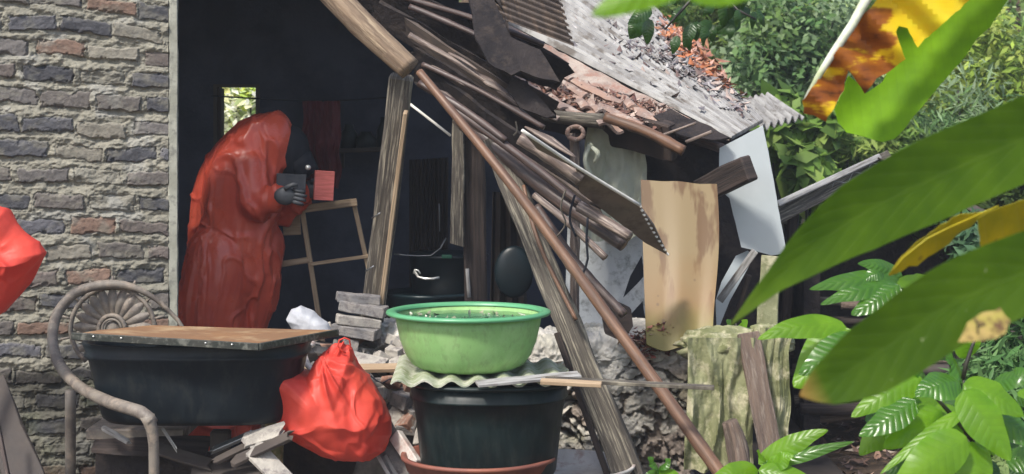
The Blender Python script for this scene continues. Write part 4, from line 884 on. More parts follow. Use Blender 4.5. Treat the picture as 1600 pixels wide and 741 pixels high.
# black tub under it
tY = 5.85
tz0, tz1 = P(0, 742, tY - .1).z, P(0, 600, tY - .2).z; tr = 125 / F * tY; th_ = tz1 - tz0
tcn = Vector((P(764, 0, tY).x, tY, tz0))
tb = thing('black_green_tub', tcn, 'round blackish green tub standing beneath the green basin', 'tub')
rb_ = tr * .84
lathe('tub_body', tcn, [(0, 0), (rb_ * .98, 0), (rb_, .01), (rb_ + (tr * .96 - rb_) * .55, th_ * .55), (tr * .955, th_ * .80), (tr * .985, th_ * .805), (tr * .985, th_ * .83), (tr * .97, th_ * .84), (tr * .985, th_ * .97), (tr * .965, th_ * .97), (tr * .94, th_ * .84), (rb_ * .97, .02), (0, .02)], M['tub_green'], tb, corner=2.6)
lathe('tub_rim', tcn, [(tr * .975, th_ * .955), (tr * 1.03, th_ * .955), (tr * 1.04, th_ * .985), (tr * 1.0, th_ * 1.0), (tr * .96, th_ * .995)], M['tub_green'], tb, corner=2.6)
# cover under the green basin: corrugated scrap, boards
cov = tag(sheet('cover_sheet', (P(612, 0, 5.62).x, 5.56, tz1 + .010), (P(905, 0, 5.62).x, 5.58, tz1 + .012), (P(880, 0, 6.1).x, 6.1, tz1 + .015), (P(625, 0, 6.1).x, 6.1, tz1 + .03), M['cement_moss'], waves=7, amp=.011, nv=14, th=.005, rag=.05, seed=4), 'mossy wavy cement sheet laid over the black tub under the green basin', 'roof sheet')
tag(plank('thin_lath', P(852, 592, 5.55), P(1116, 606, 5.45), .03, .012, M['timber'], up=(0, -.2, 1), rough=.1, seed=51, w2=.02), 'long thin pale lath sticking out to the right from under the green basin', 'lath')
tag(plank('wooden_strip', P(745, 600, 5.52), P(905, 585, 5.62), .05, .010, M['cement'], up=(0, -.2, 1), rough=.2, seed=52), 'pale flat slat between the wavy sheet and the thin lath', 'slat')
tag(plank('brown_slat', P(845, 596, 5.50), P(940, 601, 5.47), .028, .014, M['timber_edge'], up=(0, -.2, 1), rough=.2, seed=53), 'short orange brown slat lying beside the thin lath', 'slat')
rdb = thing('clay_basin', P(745, 760, 5.8), 'shallow red brown basin under the round black tub', 'basin')
rc = Vector((P(748, 0, 5.8).x, 5.8, P(0, 728, 5.65).z - .10)); rR = 118 / F * 5.8
lathe('basin_bowl', rc, [(0, 0), (rR * .7, 0), (rR * .95, .06), (rR, .098), (rR * 1.03, .10), (rR * 1.03, .112), (rR * .97, .112), (rR * .9, .06), (0, .03)], M['clay_red'], rdb)
wbn = thing('enamel_basin', P(890, 780, 5.75), 'chipped white rimmed basin at the foot of the wall beside the black tub', 'basin')
wc = Vector((P(880, 0, 6.0).x, 6.0, P(0, 741, 5.75).z - .10)); wR = .26
lathe('basin_bowl', wc, [(0, 0), (wR * .7, 0), (wR * .92, .05), (wR * .97, .075), (wR, .08), (wR, .088), (wR * .96, .088), (wR * .9, .05), (0, .01)], M['white_rim'], wbn)
# lidded tub on the left
lY = 5.85
lz0, lz1 = P(0, 668, lY - .22).z, P(0, 543, lY - .25).z; lh = lz1 - lz0
lc = Vector((P(312, 0, lY).x, lY, lz0))
lt = thing('lidded_tub', lc, 'large oblong black tub with a plywood lid on the old carved chair', 'tub')
lw = 172 / F * lY
prt = [(0, 0), (.80, 0), (.84, .012), (.86, .03), (.92, lh * .5), (.965, lh * .78), (1.0, lh * .82), (1.0, lh * .86), (.985, lh * .87), (1.02, lh * .985), (1.02, lh), (.97, lh), (.96, lh * .85), (.80, .03), (0, .03)]
lathe('tub_body', lc, [(r * lw, z) for r, z in prt], M['tub'], lt, sy=.62, corner=3.4, seg=96)
lid = thing('plywood_lid', Vector((lc.x, lY, lz1)), 'orange brown plywood board lying as a lid on the oblong black tub', 'lid')
lid.name = 'plywood_board'
z_ = lz1 + .012
ca_, cb_, cc_, cd_ = P(113, 523, 5.58), P(405, 540, 5.50), P(528, 518, 5.86), P(240, 511, 6.08)
sheet('board_face', ca_, cb_, cc_, cd_, M['ply'], lid, nu=20, nv=20, th=.010, bump=.004)
for a, b in ((ca_, cb_), (cb_, cc_)):
    plank('edge_strip', a + Vector((0, -.006, -.004)), b + Vector((.0, -.006, -.004)), .012, .024, M['lid_edge'], lid, up=(0, 0, 1))
for (fx, e) in ((.12, 0), (.27, 0), (.72, 0), (.86, 0)):
    c = ca_.lerp(cb_, fx) + Vector((0, -.014, .0)); V, Fc = blob_geo(c, .004, .003, .003, 1, 0, n=6); mk('nail_head', V, Fc, M['silver'], lid)

# ------------------------------------------------------------------ carved chair
def chair():
    root = thing('carved_chair', P(185, 740, 6.1), 'old carved armchair with a sunflower back holding the oblong black tub', 'chair')
    mt = M['rattan']; cy = 6.22
    tube('back_rail', [P(238, 662, 5.42), P(222, 645, 5.44), P(170, 628, 5.56), P(122, 603, 5.78), P(92, 568, 5.98), P(82, 530, 6.1), P(90, 490, 6.18), P(118, 458, 6.2), P(155, 446, 6.22), P(195, 446, 6.24), P(235, 462, 6.26), P(268, 490, 6.28), P(286, 515, 6.28), P(290, 560, 6.28)],
         [.021, .022, .021, .020, .020, .020, .020, .019, .019, .016, .010, .008, .008, .008], mt, root, rough=.04, seg=14)
    tube('front_leg', [P(230, 650, 5.42), P(240, 690, 5.43), P(240, 800, 5.45)], [.024, .018, .016], mt, root, rough=.05, seg=12)
    for k, (x, yb) in enumerate(((110, 800), (285, 800))): tube('rear_leg', [P(x, 610, 6.2), P(x, yb, 6.25)], .02, mt, root, seg=10)
    sc = P(176, 514, 6.26)
    plank('seat', P(150, 668, 6.15), P(300, 668, 6.15), .30, .04, mt, root, up=(0, 0, 1))
    tube('inner_ring', [sc + Vector((.158 * math.cos(a), 0, .155 * math.sin(a))) for a in np.linspace(-.9, math.pi + .9, 24)], .009, mt, root, seg=8)
    fl = lathe_disc(sc, root, mt)
def lathe_disc(sc, root, mt):
    tube('flower_ring', [sc + Vector((.050 * math.cos(a), -.012, .052 * math.sin(a))) for a in np.linspace(0, 2 * math.pi, 20)], .009, mt, root, seg=8)
    tube('flower_ring', [sc + Vector((.036 * math.cos(a), -.014, .038 * math.sin(a))) for a in np.linspace(0, 2 * math.pi, 20)], .005, mt, root, seg=8)
    V, Fc = blob_geo(sc, .028, .012, .03, 2, .1); mk('flower_boss', V, Fc, mt, root)
    for k in range(15):
        a = -.55 + (math.pi + 1.1) * k / 14; d = Vector((math.cos(a), 0, math.sin(a) * 1.06))
        V, Fc, UV = blade_geo([sc + d * .056, sc + d * .10 + Vector((0, -.012, 0)), sc + d * .147], .0185, nrm=(0, -1, 0), fold=.5, seg=10, na=7, prof=lambda t: math.sin(math.pi * min(1, (t * .85 + .1))) ** .8)
        o = mk('petal', V, Fc, mt, root, uv=UV); solid(o, .007)
    for k in range(9):
        a = -.2 + (math.pi + .4) * k / 8; d = Vector((math.cos(a), 0, math.sin(a)))
        tube('spoke', [sc + d * .16, sc + d * .20 + Vector((.0, 0, .0))], .005, mt, root, seg=6)
chair()
# dark things under the lidded tub
R = random.Random(5)
jk = [((150, 690, 6.0), (330, 700, 5.95), .10, 'timber_dark', 'dark board under the seat of the carved chair'), ((255, 672, 5.75), (275, 702, 5.72), .006, 'cement', 'thin white stick under the oblong tub'),
      ((330, 705, 5.75), (392, 678, 5.7), .025, 'metal', 'bent grey metal strip under the oblong tub'), ((335, 722, 5.72), (400, 690, 5.68), .03, 'darkjunk', 'black split board under the oblong tub'),
      ((365, 722, 5.62), (455, 680, 5.58), .045, 'darkjunk', 'dark board lying across the white slab'), ((380, 690, 5.68), (440, 672, 5.66), .07, 'brick_pale', 'white slab poking out under the oblong tub'),
      ((395, 700, 5.62), (470, 780, 5.52), .075, 'brick_pale', 'pale slab slanting down at the bottom under the oblong tub'), ((300, 742, 5.8), (420, 732, 5.75), .09, 'darkjunk', 'lowest dark board under the oblong tub'),
      ((160, 668, 5.9), (200, 690, 5.85), .02, 'cement', 'pale splinter beside the chair leg'), ((240, 700, 5.85), (330, 728, 5.8), .05, 'darkjunk', 'dark board right of the chair front leg')]
for k, (A, B, w, mt, lb) in enumerate(jk):
    tag(plank('scrap_board', P(*A), P(*B), w, .014, M[mt], up=(0, -.5, .8), rough=.25, seed=60 + k, ragged=.02), lb, 'board')
tag(plank('tub_support', P(345, 672, 5.95), P(342, 800, 5.95), .07, .06, M['darkjunk'], up=(0, -1, 0), rough=.1), 'dark post propping the oblong tub beside the chair', 'post')
tag(plank('low_crate_board', P(150, 735, 6.05), P(430, 735, 6.05), .13, .03, M['sheet_dark'], up=(0, -1, .1), rough=.1, seed=3), 'black panel standing in the shade behind the scrap boards', 'panel')
for k, (A, B, mt, lb) in enumerate((((-20, 600, 6.0), (60, 800, 5.8), 'darkjunk', 'black board leaning against the bricks at the lower left edge'), ((-8, 640, 5.75), (22, 790, 5.7), 'bamboo_grey', 'pale stick leaning at the lower left corner'))):
    tag(plank('leaning_board', P(*A), P(*B), .13 if k == 0 else .012, .02, M[mt], up=(0, -1, .2), rough=.1, seed=70 + k), lb, 'board')

# ------------------------------------------------------------------ person in a red suit
def person():
    Yp = 7.45; fl = .12
    root = thing('person', Vector((P(365, 0, Yp).x, Yp, fl)), 'person in a baggy red plastic suit and black face mask stooping in the dark doorway', 'person')
    def q(px, py, dy=0): return P(px, py, Yp + dy)
    V, Fc = [], []
    def add(g):
        k = len(V); V.extend([tuple(v) for v in g[0]]); Fc.extend([tuple(i + k for i in f) for f in g[1]])
    zf = lambda px, dy: Vector((P(px, 0, Yp + dy).x, Yp + dy, fl + .05))
    # torso, hunched forward to the right, in a loose cape-like smock
    def tg(pts, r, **k):
        g = tube_geo(pts, r, seg=20, **k); add((g[0], g[1]))
        for e, rr in ((pts[0], r[0]), (pts[-1], r[-1])):
            b = blob_geo(e, rr, rr, rr, 1, 0, n=8); add(b)
    tg([q(375, 430), q(374, 350), q(378, 290), q(396, 240)], [.15, .155, .16, .135])
    tg([q(340, 420, .10), q(346, 310, .10), q(372, 250, .06), q(400, 218, .02)], [.13, .125, .12, .10])
    # legs
    tg([q(345, 400, -.06), q(328, 500, -.08), zf(318, -.08)], [.14, .145, .13])
    tg([q(402, 385, .04), q(396, 450, .02), q(382, 530, .02), zf(372, .04)], [.12, .105, .075, .08])
    # hood
    add(blob_geo(q(412, 222), .115, .12, .120, 1, .0, n=16)); add(blob_geo(q(430, 222), .070, .11, .122, 1, .0, n=16))
    # arms
    tg([q(392, 262, -.10), q(398, 318, -.14)], [.075, .07]); tg([q(398, 318, -.14), q(440, 308, -.20)], [.066, .040])
    tg([q(420, 262, .14), q(440, 330, .10)], [.07, .06]); tg([q(440, 330, .10), q(470, 300, .02)], [.055, .04])
    tmp = mk('suit', V, Fc, M['suit'], root)
    m = tmp.modifiers.new('remesh', 'REMESH'); m.mode = 'VOXEL'; m.voxel_size = .009
    sm_ = tmp.modifiers.new('smooth', 'SMOOTH'); sm_.iterations = 16; sm_.factor = .7
    bpy.context.view_layer.update()
    dg = bpy.context.evaluated_depsgraph_get(); me = bpy.data.meshes.new_from_object(tmp.evaluated_get(dg))
    n = len(me.vertices); co = np.empty(n * 3); me.vertices.foreach_get('co', co); co = co.reshape(-1, 3)
    no = np.empty(n * 3); me.vertices.foreach_get('normal', no); no = no.reshape(-1, 3)
    w = co + .08 * np.stack([fbm(co * 3.1, 3), fbm(co * 3.1, 4), fbm(co * 3.1, 5)], -1)
    fold = 1 - 2.0 * np.abs(fbm(w * np.array((8, 8, 1.1)), 11, 1)); fine = 1 - 2.5 * np.abs(fbm(w * np.array((19, 19, 9)) + 3, 12, 2)); big = fbm(w * np.array((3, 3, 1.6)), 13, 2)
    co = co + no * (.024 * fold + .02 * big - .006 + .016 * np.maximum(0, 1 - 7 * np.abs(vn(w * np.array((6, 6, 3.2)) + 7, 31))) + .010 * np.maximum(0, 1 - 6 * np.abs(vn(w * np.array((13, 13, 8)) + 2, 32))))[:, None]
    me.vertices.foreach_set('co', co.ravel()); me.polygons.foreach_set('use_smooth', [True] * len(me.polygons)); me.update()
    bpy.data.objects.remove(tmp); o = bpy.data.objects.new('suit', me); C.objects.link(o); o.parent = root
    # boots
    for px, dy in ((318, -.10), (378, .05)):
        V, Fc = blob_geo(zf(px + 14, dy) + Vector((.03, 0, .0)), .15, .06, .055, 3, .1, n=12); mk('boot', V, Fc, M['black'], root)
    # head (face) inside the hood, with mask
    hd = q(444, 236)
    V, Fc = blob_geo(hd, .080, .076, .110, 1, .02, n=18); mk('head', V, Fc, M['skin'], root)
    V, Fc = blob_geo(q(452, 236), .092, .080, .118, 4, .03, n=20); mk('face_mask', V, Fc, M['black'], root)
    mr_ = mk('mask_snout', *tube_geo([q(466, 250), q(484, 274)], [.070, .050], seg=18)[:2], M['black'], root)
    mk('mask_glint', *tube_geo([q(481, 262, -.062), q(482, 262, -.080)], [.012, .011], seg=18)[:2], M['silver'], root)  # pale metal disc added as the small highlight on the mask
    # gloved hands: palm, four fingers and a thumb closing on the pink box
    for (hx, hy, dy) in ((446, 306, -.27), (486, 296, .0)):
        c = q(hx, hy, dy)
        V, Fc = blob_geo(c, .05, .022, .040, 5, .06, n=12); hnd = mk('glove', V, Fc, M['glove'], root)
        for f in range(4):
            z = .026 - f * .017; L_ = (.055, .062, .058, .045)[f]
            b0 = c + Vector((.035, -.004, z)); mk('finger', *tube_geo([b0, b0 + Vector((L_ * .5, -.012, -.006)), b0 + Vector((L_ * .85, .012, -.012))], [.0095, .009, .0075], seg=8)[:2], M['glove'], hnd)
        b0 = c + Vector((.0, -.016, .03)); mk('thumb', *tube_geo([b0, b0 + Vector((.03, -.012, .018)), b0 + Vector((.055, -.006, .016))], [.011, .010, .008], seg=8)[:2], M['glove'], hnd)
person()
# things held or near
tag(box('pink_carton', P(506, 290, 7.40), (.085, .07, .13), M['pink'], rot=(0, .06, .2), bevel=.002), 'small pink carton held in front of the masked person', 'carton')
tag(box('grey_carton', P(455, 287, 7.36), (.13, .05, .085), M['glove'], rot=(0, .05, .1), bevel=.003), 'dark grey packet held against the chest of the person in red', 'packet')
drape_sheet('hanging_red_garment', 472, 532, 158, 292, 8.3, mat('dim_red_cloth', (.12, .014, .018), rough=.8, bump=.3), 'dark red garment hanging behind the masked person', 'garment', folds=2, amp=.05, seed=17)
tag(tube('garment_line', [P(330, 150, 8.32), P(500, 158, 8.32), P(640, 150, 8.3)], .004, M['black'], seg=6), 'dark line the red garment hangs from', 'line')
# wooden frame behind
fr = thing('leaning_easel', P(520, 640, 7.6), 'tilted slim wooden frame leaning in the dark right of the person', 'frame')
for (A, B, w) in (((470, 327, 7.55), (558, 316, 7.55), .034), ((472, 327, 7.57), (505, 540, 7.6), .022), ((553, 318, 7.57), (578, 430, 7.6), .020), ((486, 413, 7.56), (578, 400, 7.58), .016)):
    plank('rail', P(*A), P(*B), w, .02, M['timber_edge'], fr, up=(0, -1, .1), rough=.1, seed=int(A[0]))
tag(box('cardboard_piece', P(455, 335, 7.62), (.08, .012, .19), M['timber_edge'], rot=(0, -.05, 0), bevel=.001), 'tan cardboard panel standing between the person and the wooden frame', 'panel')
tag(plank('short_rail', P(425, 415, 7.58), P(484, 406, 7.58), .028, .02, M['timber_edge'], up=(0, -1, .1), rough=.1), 'short wooden rail left of the leaning frame', 'rail')
# pots in the dark
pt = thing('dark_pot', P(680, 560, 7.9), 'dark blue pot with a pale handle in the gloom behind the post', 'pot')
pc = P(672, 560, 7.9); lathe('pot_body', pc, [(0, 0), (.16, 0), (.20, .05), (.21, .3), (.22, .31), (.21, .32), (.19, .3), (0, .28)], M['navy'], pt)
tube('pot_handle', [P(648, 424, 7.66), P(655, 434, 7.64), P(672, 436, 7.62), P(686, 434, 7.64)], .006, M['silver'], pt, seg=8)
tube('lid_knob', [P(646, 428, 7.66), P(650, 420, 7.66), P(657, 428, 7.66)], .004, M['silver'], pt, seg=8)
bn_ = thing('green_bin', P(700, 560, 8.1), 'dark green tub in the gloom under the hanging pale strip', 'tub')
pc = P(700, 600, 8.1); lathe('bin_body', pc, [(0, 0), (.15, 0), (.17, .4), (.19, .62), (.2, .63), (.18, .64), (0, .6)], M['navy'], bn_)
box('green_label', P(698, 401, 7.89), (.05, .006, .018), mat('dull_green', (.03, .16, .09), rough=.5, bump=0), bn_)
tag(tube('loose_cable', [P(615, 397, 7.8), P(650, 400, 7.8), P(680, 397, 7.8), P(697, 372, 7.8)], .0035, M['metal'], seg=6), 'thin pale cable drooping in the dark room', 'cable')
tag(tube('pale_peg', [P(730, 420, 7.0), P(733, 465, 6.98)], .008, M['cement'], seg=8), 'pale peg leaning on the foot of the dark upright post', 'peg')
gp = thing('grey_pan', P(800, 470, 7.6), 'dark round pan standing on edge in the gloom behind the grey plank', 'pan')
V, Fc = blob_geo(P(803, 425, 7.6), .09, .03, .12, 1, .0, n=14); mk('pan_body', V, Fc, M['navy'], gp)
tag(tube('wall_hook_rod', [P(686, 318, 7.9), P(687, 362, 7.9)], .003, M['metal'], seg=6), 'thin metal rod hanging on the dark wall left of the pale strip', 'rod')

# ------------------------------------------------------------------ lean-to on the right
lr = thing('lean_to_roof', P(1310, 300, 8.6), 'small lean-to roof with a weathered fascia among the shrubs', 'roof')
plank('fascia', P(1212, 338, 8.1), P(1392, 247, 8.5), .085, .03, M['timber'], lr, up=(0, -1, .2), rough=.08, seed=80)
plank('roof_lip', P(1212, 321, 8.05), P(1372, 246, 8.45), .03, .05, M['cement'], lr, up=(0, -1, .2), rough=.08, seed=81)
sheet('roof_slope', P(1385, 250, 8.45), P(1212, 335, 8.1), P(1180, 345, 9.5), P(1400, 262, 9.8), M['cement'], lr, waves=6, amp=.015, nv=8)
sheet('roof_slope', P(1372, 246, 8.40), P(1375, 250, 9.7), P(1640, 370, 9.4), P(1640, 400, 8.3), M['sheet_brown'], lr, waves=6, amp=.015, nv=8)
sh = thing('woodshed', P(1400, 640, 9.2), 'dark shed interior beneath the lean-to roof', 'shed')
sheet('shed_back', P(1225, 350, 9.15), P(1640, 352, 9.15), P(1640, 690, 9.1), P(1225, 690, 9.1), M['sheet_dark'], sh, nu=20, nv=20, th=.04, bump=.03)
for k, (A, B) in enumerate((((1225, 545, 8.3), (1240, 330, 8.3)), ((1300, 500, 8.35), (1296, 640, 8.3)))):
    tag(plank('shed_post', P(*A), P(*B), .05, .05, M['timber_dark'], up=(0, -1, 0), rough=.1, seed=k), ['dark post at the left corner of the lean-to', 'short dark post among the stacked logs'][k], 'post')
R = random.Random(77)
for k in range(26):
    py = 475 + 7.5 * k + R.uniform(-4, 4); x0 = 1225 + R.uniform(0, 160); L_ = R.uniform(120, 260); Yk = 8.5 - .025 * k * .6 + R.uniform(-.06, .06)
    tag(tube('firewood_log', [P(x0, py + R.uniform(-10, 10), Yk), P(x0 + L_, py + R.uniform(-14, 14), Yk - .05)], R.uniform(.014, .032), M[R.choice(['timber_dark', 'bark', 'timber_dark', 'darkjunk', 'timber'])], rough=.12, seed=k, seg=10), (['topmost', 'second', 'third', 'fourth', 'fifth', 'sixth', 'seventh', 'eighth', 'ninth', 'tenth', 'eleventh', 'twelfth', 'thirteenth'][k] + ' split log from the top under the lean-to') if k < 13 else (['lowest', 'second', 'third', 'fourth', 'fifth', 'sixth', 'seventh', 'eighth', 'ninth', 'tenth', 'eleventh', 'twelfth', 'thirteenth'][25 - k] + ' split log from the bottom under the lean-to'), 'log', 'firewood under the lean-to')
litter('ground_leaf_litter', 1600, lambda R: (lambda x, y: Vector((x, y, gz(x, y) + .012)))(R.uniform(.9, 3.2), R.uniform(6.4, 9.0)), 'brown dead leaves covering the ground at the lower right', .035, pal=((.22, .13, .09), (.13, .08, .06), (.32, .22, .16), (.40, .33, .27), (.08, .05, .04)), seed=55, zoff=.02)

# ------------------------------------------------------------------ vegetation
def bush(name, c, rad, n, ls, label, cat='shrub', group=None, pal=((.06, .12, .03), (.09, .17, .035), (.04, .08, .02), (.14, .22, .06)), seed=0, asp=.42, clumps=14, trunk=True, droop=.3, fill=.75, gnd=None):
    R = np.random.RandomState(seed); c = np.array(c); rad = np.array(rad)
    cc = R.normal(size=(clumps, 3)); cc /= np.linalg.norm(cc, axis=1)[:, None]; cc *= (R.rand(clumps, 1) ** .5) * fill
    cr_ = .22 + .25 * R.rand(clumps)
    k = R.randint(0, clumps, n); d = R.normal(size=(n, 3)); d /= np.linalg.norm(d, axis=1)[:, None]; d *= (R.rand(n, 1) ** .4)
    p = c + (cc[k] + d * cr_[k][:, None]) * rad
    nrm = d * .7 + R.normal(size=(n, 3)) * .45 + np.array((0, -.25, .65)); nrm /= np.linalg.norm(nrm, axis=1)[:, None]
    a = np.cross(nrm, R.normal(size=(n, 3))); a /= np.linalg.norm(a, axis=1)[:, None]; a[:, 2] -= droop; a /= np.linalg.norm(a, axis=1)[:, None]
    b = np.cross(nrm, a); b /= np.linalg.norm(b, axis=1)[:, None]; nn = np.cross(a, b)
    s = (ls * (.55 + .9 * R.rand(n)))[:, None]; w = s * asp
    v0 = p - a * s; v1 = p + b * w - a * s * .1 - nn * w * .25; v2 = p + a * s - nn * s * .18; v3 = p - b * w - a * s * .1 - nn * w * .25
    V = np.stack([v0, v1, v2, v3], 1).reshape(-1, 3); i = np.arange(n) * 4
    Fc = np.concatenate([np.stack([i, i + 1, i + 2], 1), np.stack([i, i + 2, i + 3], 1)])
    pal = np.array(pal); ck = pal[(R.rand(clumps) * len(pal)).astype(int)][k]; mixp = pal[R.randint(0, len(pal), n)]
    col = (ck * .6 + mixp * .4) * (.7 + .6 * R.rand(n, 1)); col = np.repeat(col, 4, 0)
    g = gnd if gnd is not None else gz(c[0], c[1])
    root = thing(name, Vector((c[0], c[1], g)), label, cat, group)
    mk('foliage', V, Fc, M['foliage'], root, col=col)
    if trunk:
        TV, TF, TU = [], [], []
        for q in range(7):
            e = c + cc[q % clumps] * rad * .9; m_ = (np.array((c[0], c[1], g)) * .45 + e * .55) + R.normal(size=3) * .05 * rad
            gg = tube_geo([Vector((c[0] + R.normal() * .03, c[1], g - .05)), Vector(m_), Vector(e)], [.022, .014, .005], seg=6); k0 = len(TV)
            TV += gg[0]; TF += [tuple(x + k0 for x in f) for f in gg[1]]; TU += gg[2]
        mk('stems', TV, TF, M['stem_dark'], root, uv=TU)
    return root
G1 = ((.13, .24, .07), (.20, .32, .10), (.08, .15, .045), (.42, .52, .30), (.19, .29, .07), (.11, .20, .07))  # palest tone paints sky specks and highlights into the leaves
G2 = ((.18, .31, .06), (.25, .38, .09), (.12, .22, .05), (.38, .48, .16))
G3 = ((.05, .10, .035), (.08, .14, .05), (.035, .06, .022))
# tree and shrub masses behind the roofs
veg = [ # px, py, Y, rx, ry, rz (m), n, leaf, palette, label
    (1010, -60, 12.5, 1.0, .8, .7, 3800, .05, G1, 'feathery green shrub rising behind the pale roof near the top middle'),
    (1130, 60, 12.0, .8, .7, .75, 6500, .038, G1, 'fine leaved shrub overhanging the back of the pale roof'),
    (1230, 90, 11.0, .65, .6, .75, 7000, .034, G1, 'dense small leaved shrub left of the withered banana leaf'),
    (1215, -40, 14.0, 1.2, .9, .8, 5000, .05, G1, 'tall pale shrub at the top between the roof and the banana leaf'),
    (1430, 60, 12.5, 1.1, .8, 1.0, 6500, .045, G1, 'big green shrub behind the banana leaf'),
    (1560, 140, 11.5, .8, .7, .8, 5500, .04, G2, 'yellow green shrub at the upper right edge'),
    (1480, 215, 10.8, .8, .5, .5, 5500, .034, G1, 'low leafy shrub above the lean-to roof'),
    (1250, 240, 10.2, .36, .4, .42, 900, .085, G2, 'broad leaved pale green plant right of the white panel'),
    (1330, 225, 10.6, .6, .5, .4, 3600, .036, G2, 'bright scrambling plant under the tip of the banana leaf'),
    (1590, 330, 9.0, .6, .4, .5, 2600, .045, G3, 'dark shrub at the right edge behind the yellow leaves'),
    (1520, 395, 7.6, .22, .2, .22, 500, .05, ((.10, .2, .09), (.16, .28, .15), (.06, .13, .05)), 'small bluish green shrub framed by the yellow leaf'),
    (1585, 600, 6.2, .28, .3, .42, 2300, .034, ((.10, .22, .08), (.17, .30, .14), (.06, .14, .05)), 'dense small leaved bush at the right edge near the bottom'),
    (1500, 735, 5.8, .35, .3, .16, 1400, .03, ((.12, .2, .07), (.2, .27, .12)), 'pale low bush along the bottom right'),
]
for k, (px, py, Y, rx, ry, rz, n, ls, pal, lb) in enumerate(veg):
    bush('shrub', P(px, py, Y), (rx, ry, rz), n, ls * (1, 1.5, 1, 1.25, .85)[k % 5], lb, pal=[(c_[0] * (1, 1.15, .85, 1.1)[k % 4], c_[1] * (1, 1.05, .9, 1.1)[k % 4], c_[2] * (.8, .7, .95, .9)[k % 4]) for c_ in pal], seed=100 + k, clumps=26 if n > 2000 else 9, asp=.6 if ls > .08 else (.36, .16, .5, .22, .4)[k % 5], gnd=None)
# hillside undergrowth beyond
R = np.random.RandomState(9); n = 34000
px_ = R.rand(n) * 15 - 4.5; py_ = 11.5 + R.rand(n) ** 1.2 * 12
V = []; cols = []
zz_ = np.array([gz(a, b) for a, b in zip(px_, py_)]) + .03 + R.rand(n) ** 2 * .55
p = np.stack([px_, py_, zz_], -1); nrm = R.normal(size=(n, 3)) * .5 + np.array((0, -.6, .6)); nrm /= np.linalg.norm(nrm, axis=1)[:, None]
a = np.cross(nrm, R.normal(size=(n, 3))); a /= np.linalg.norm(a, axis=1)[:, None]; b = np.cross(nrm, a); s = (.03 + .16 * R.rand(n) ** 3 + .03 * R.rand(n))[:, None]
V = np.stack([p - a * s, p + b * s * .45, p + a * s, p - b * s * .45], 1).reshape(-1, 3); i = np.arange(n) * 4
pl = fbm(p * .9, 5)[:, None]; base = np.where(pl > .05, np.array((.24, .37, .11)), np.array((.11, .20, .055))) * (.6 + .8 * R.rand(n, 1))
tag(mk('undergrowth', V, np.stack([i, i + 1, i + 2, i + 3], 1), M['foliage'], col=np.repeat(base, 4, 0)), 'tangled green undergrowth covering the slope behind the roofs', 'undergrowth', kind='stuff')
# foliage seen through the little window, its white leaves standing in for bright sky
bush('shrub', (-1.75, 10.9, 1.45), (.35, .25, .6), 1500, .045, 'yellow green bush outside the small window', pal=((.5, .68, .15), (.85, .88, .75), (.9, .9, .85), (.8, .75, .08)), seed=201)

# overhanging twig with dark leaves at the top
tw = thing('leafy_branch', P(1090, -60, 5.2), 'dark leafy branch hanging over the pale roof at the top', 'branch')
tube('twig', [P(1180, -90, 5.3), P(1090, -10, 5.2), P(1040, 45, 5.2)], [.008, .006, .003], M['stem_dark'], tw, seg=8)
tube('twig', [P(1180, -90, 5.3), P(1130, -10, 5.15), P(1180, 30, 5.1)], [.007, .005, .003], M['stem_dark'], tw, seg=8)
R = random.Random(31)
lm_dark = leafmat('dark_leaf', (.03, .075, .02), (.05, .1, .03), (.10, .22, .03), rough=.35, trans=.35, nveins=9, bump=.4)
for k in range(44):
    x = R.uniform(990, 1190); y = R.uniform(-40, 60 - abs(x - 1060) * .25); a = R.uniform(-.4, 1.2) + (math.pi * .5)
    L_ = R.uniform(24, 46); Yk = 5.2 + R.uniform(-.12, .12)
    leaf('leaf', [P(x, y, Yk), P(x + math.cos(a) * L_ * .5, y + math.sin(a) * L_ * .5, Yk - .02), P(x + math.cos(a) * L_, y + math.sin(a) * L_, Yk)], .024 * L_ / 40, lm_dark, tw, nrm=(R.uniform(-.5, .5), -.8, R.uniform(0, .8)), seg=8, na=5)
# blurred near leaf at top
nl = thing('near_leaf', P(1060, -60, 1.7), 'blurred bright green leaf close to the camera at the top edge', 'leaf')
leaf('blade', [P(1100, -60, 1.7), P(1020, -22, 1.7), P(925, 24, 1.7)], 38 / F * 1.7, M['leaf_lime'], nl, nrm=(0, -1, .3), seg=20)
nl2 = thing('near_leaf', P(1180, -70, 1.75), 'second blurred green leaf right of the first at the top edge', 'leaf')
leaf('blade', [P(1060, -30, 1.75), P(1140, -22, 1.75), P(1260, -60, 1.75)], 34 / F * 1.75, M['leaf_lime'], nl2, nrm=(0, -1, .3), seg=20)

# big foreground leaves
def wl(px, py, Y): return P(px, py, Y)
g1 = thing('large_leaf', P(1720, 190, 2.6), 'upper of the two huge dark green leaves across the right side', 'leaf')
def p1f(t): # from base (right) to tip (left)
    return float(np.interp(t, [0, .05, .14, .28, .42, .59, .70, .81, .88, .945, 1], [.03, .06, .55, .95, 1, 1.0, .86, .52, .26, .11, .01]))
leaf('blade', [P(2050, 60, 2.85), P(1900, 95, 2.8), P(1760, 143, 2.74), P(1620, 208, 2.7), P(1460, 278, 2.65), P(1325, 348, 2.6), P(1222, 428, 2.55), P(1142, 508, 2.5)], 64 / F * 2.65, M['leaf_big'], g1, nrm=(.1, -1, .05), fold=-.16, seg=40, na=13, prof=p1f, wav=.03, th=.0008)
g2 = thing('large_leaf', P(1760, 350, 2.5), 'lower huge dark green leaf with a withered brown spot', 'leaf')
def p2f(t):
    return float(np.interp(t, [0, .06, .16, .32, .5, .65, .79, .90, .965, 1], [.03, .06, .55, .95, 1, .98, .85, .52, .18, .02]))
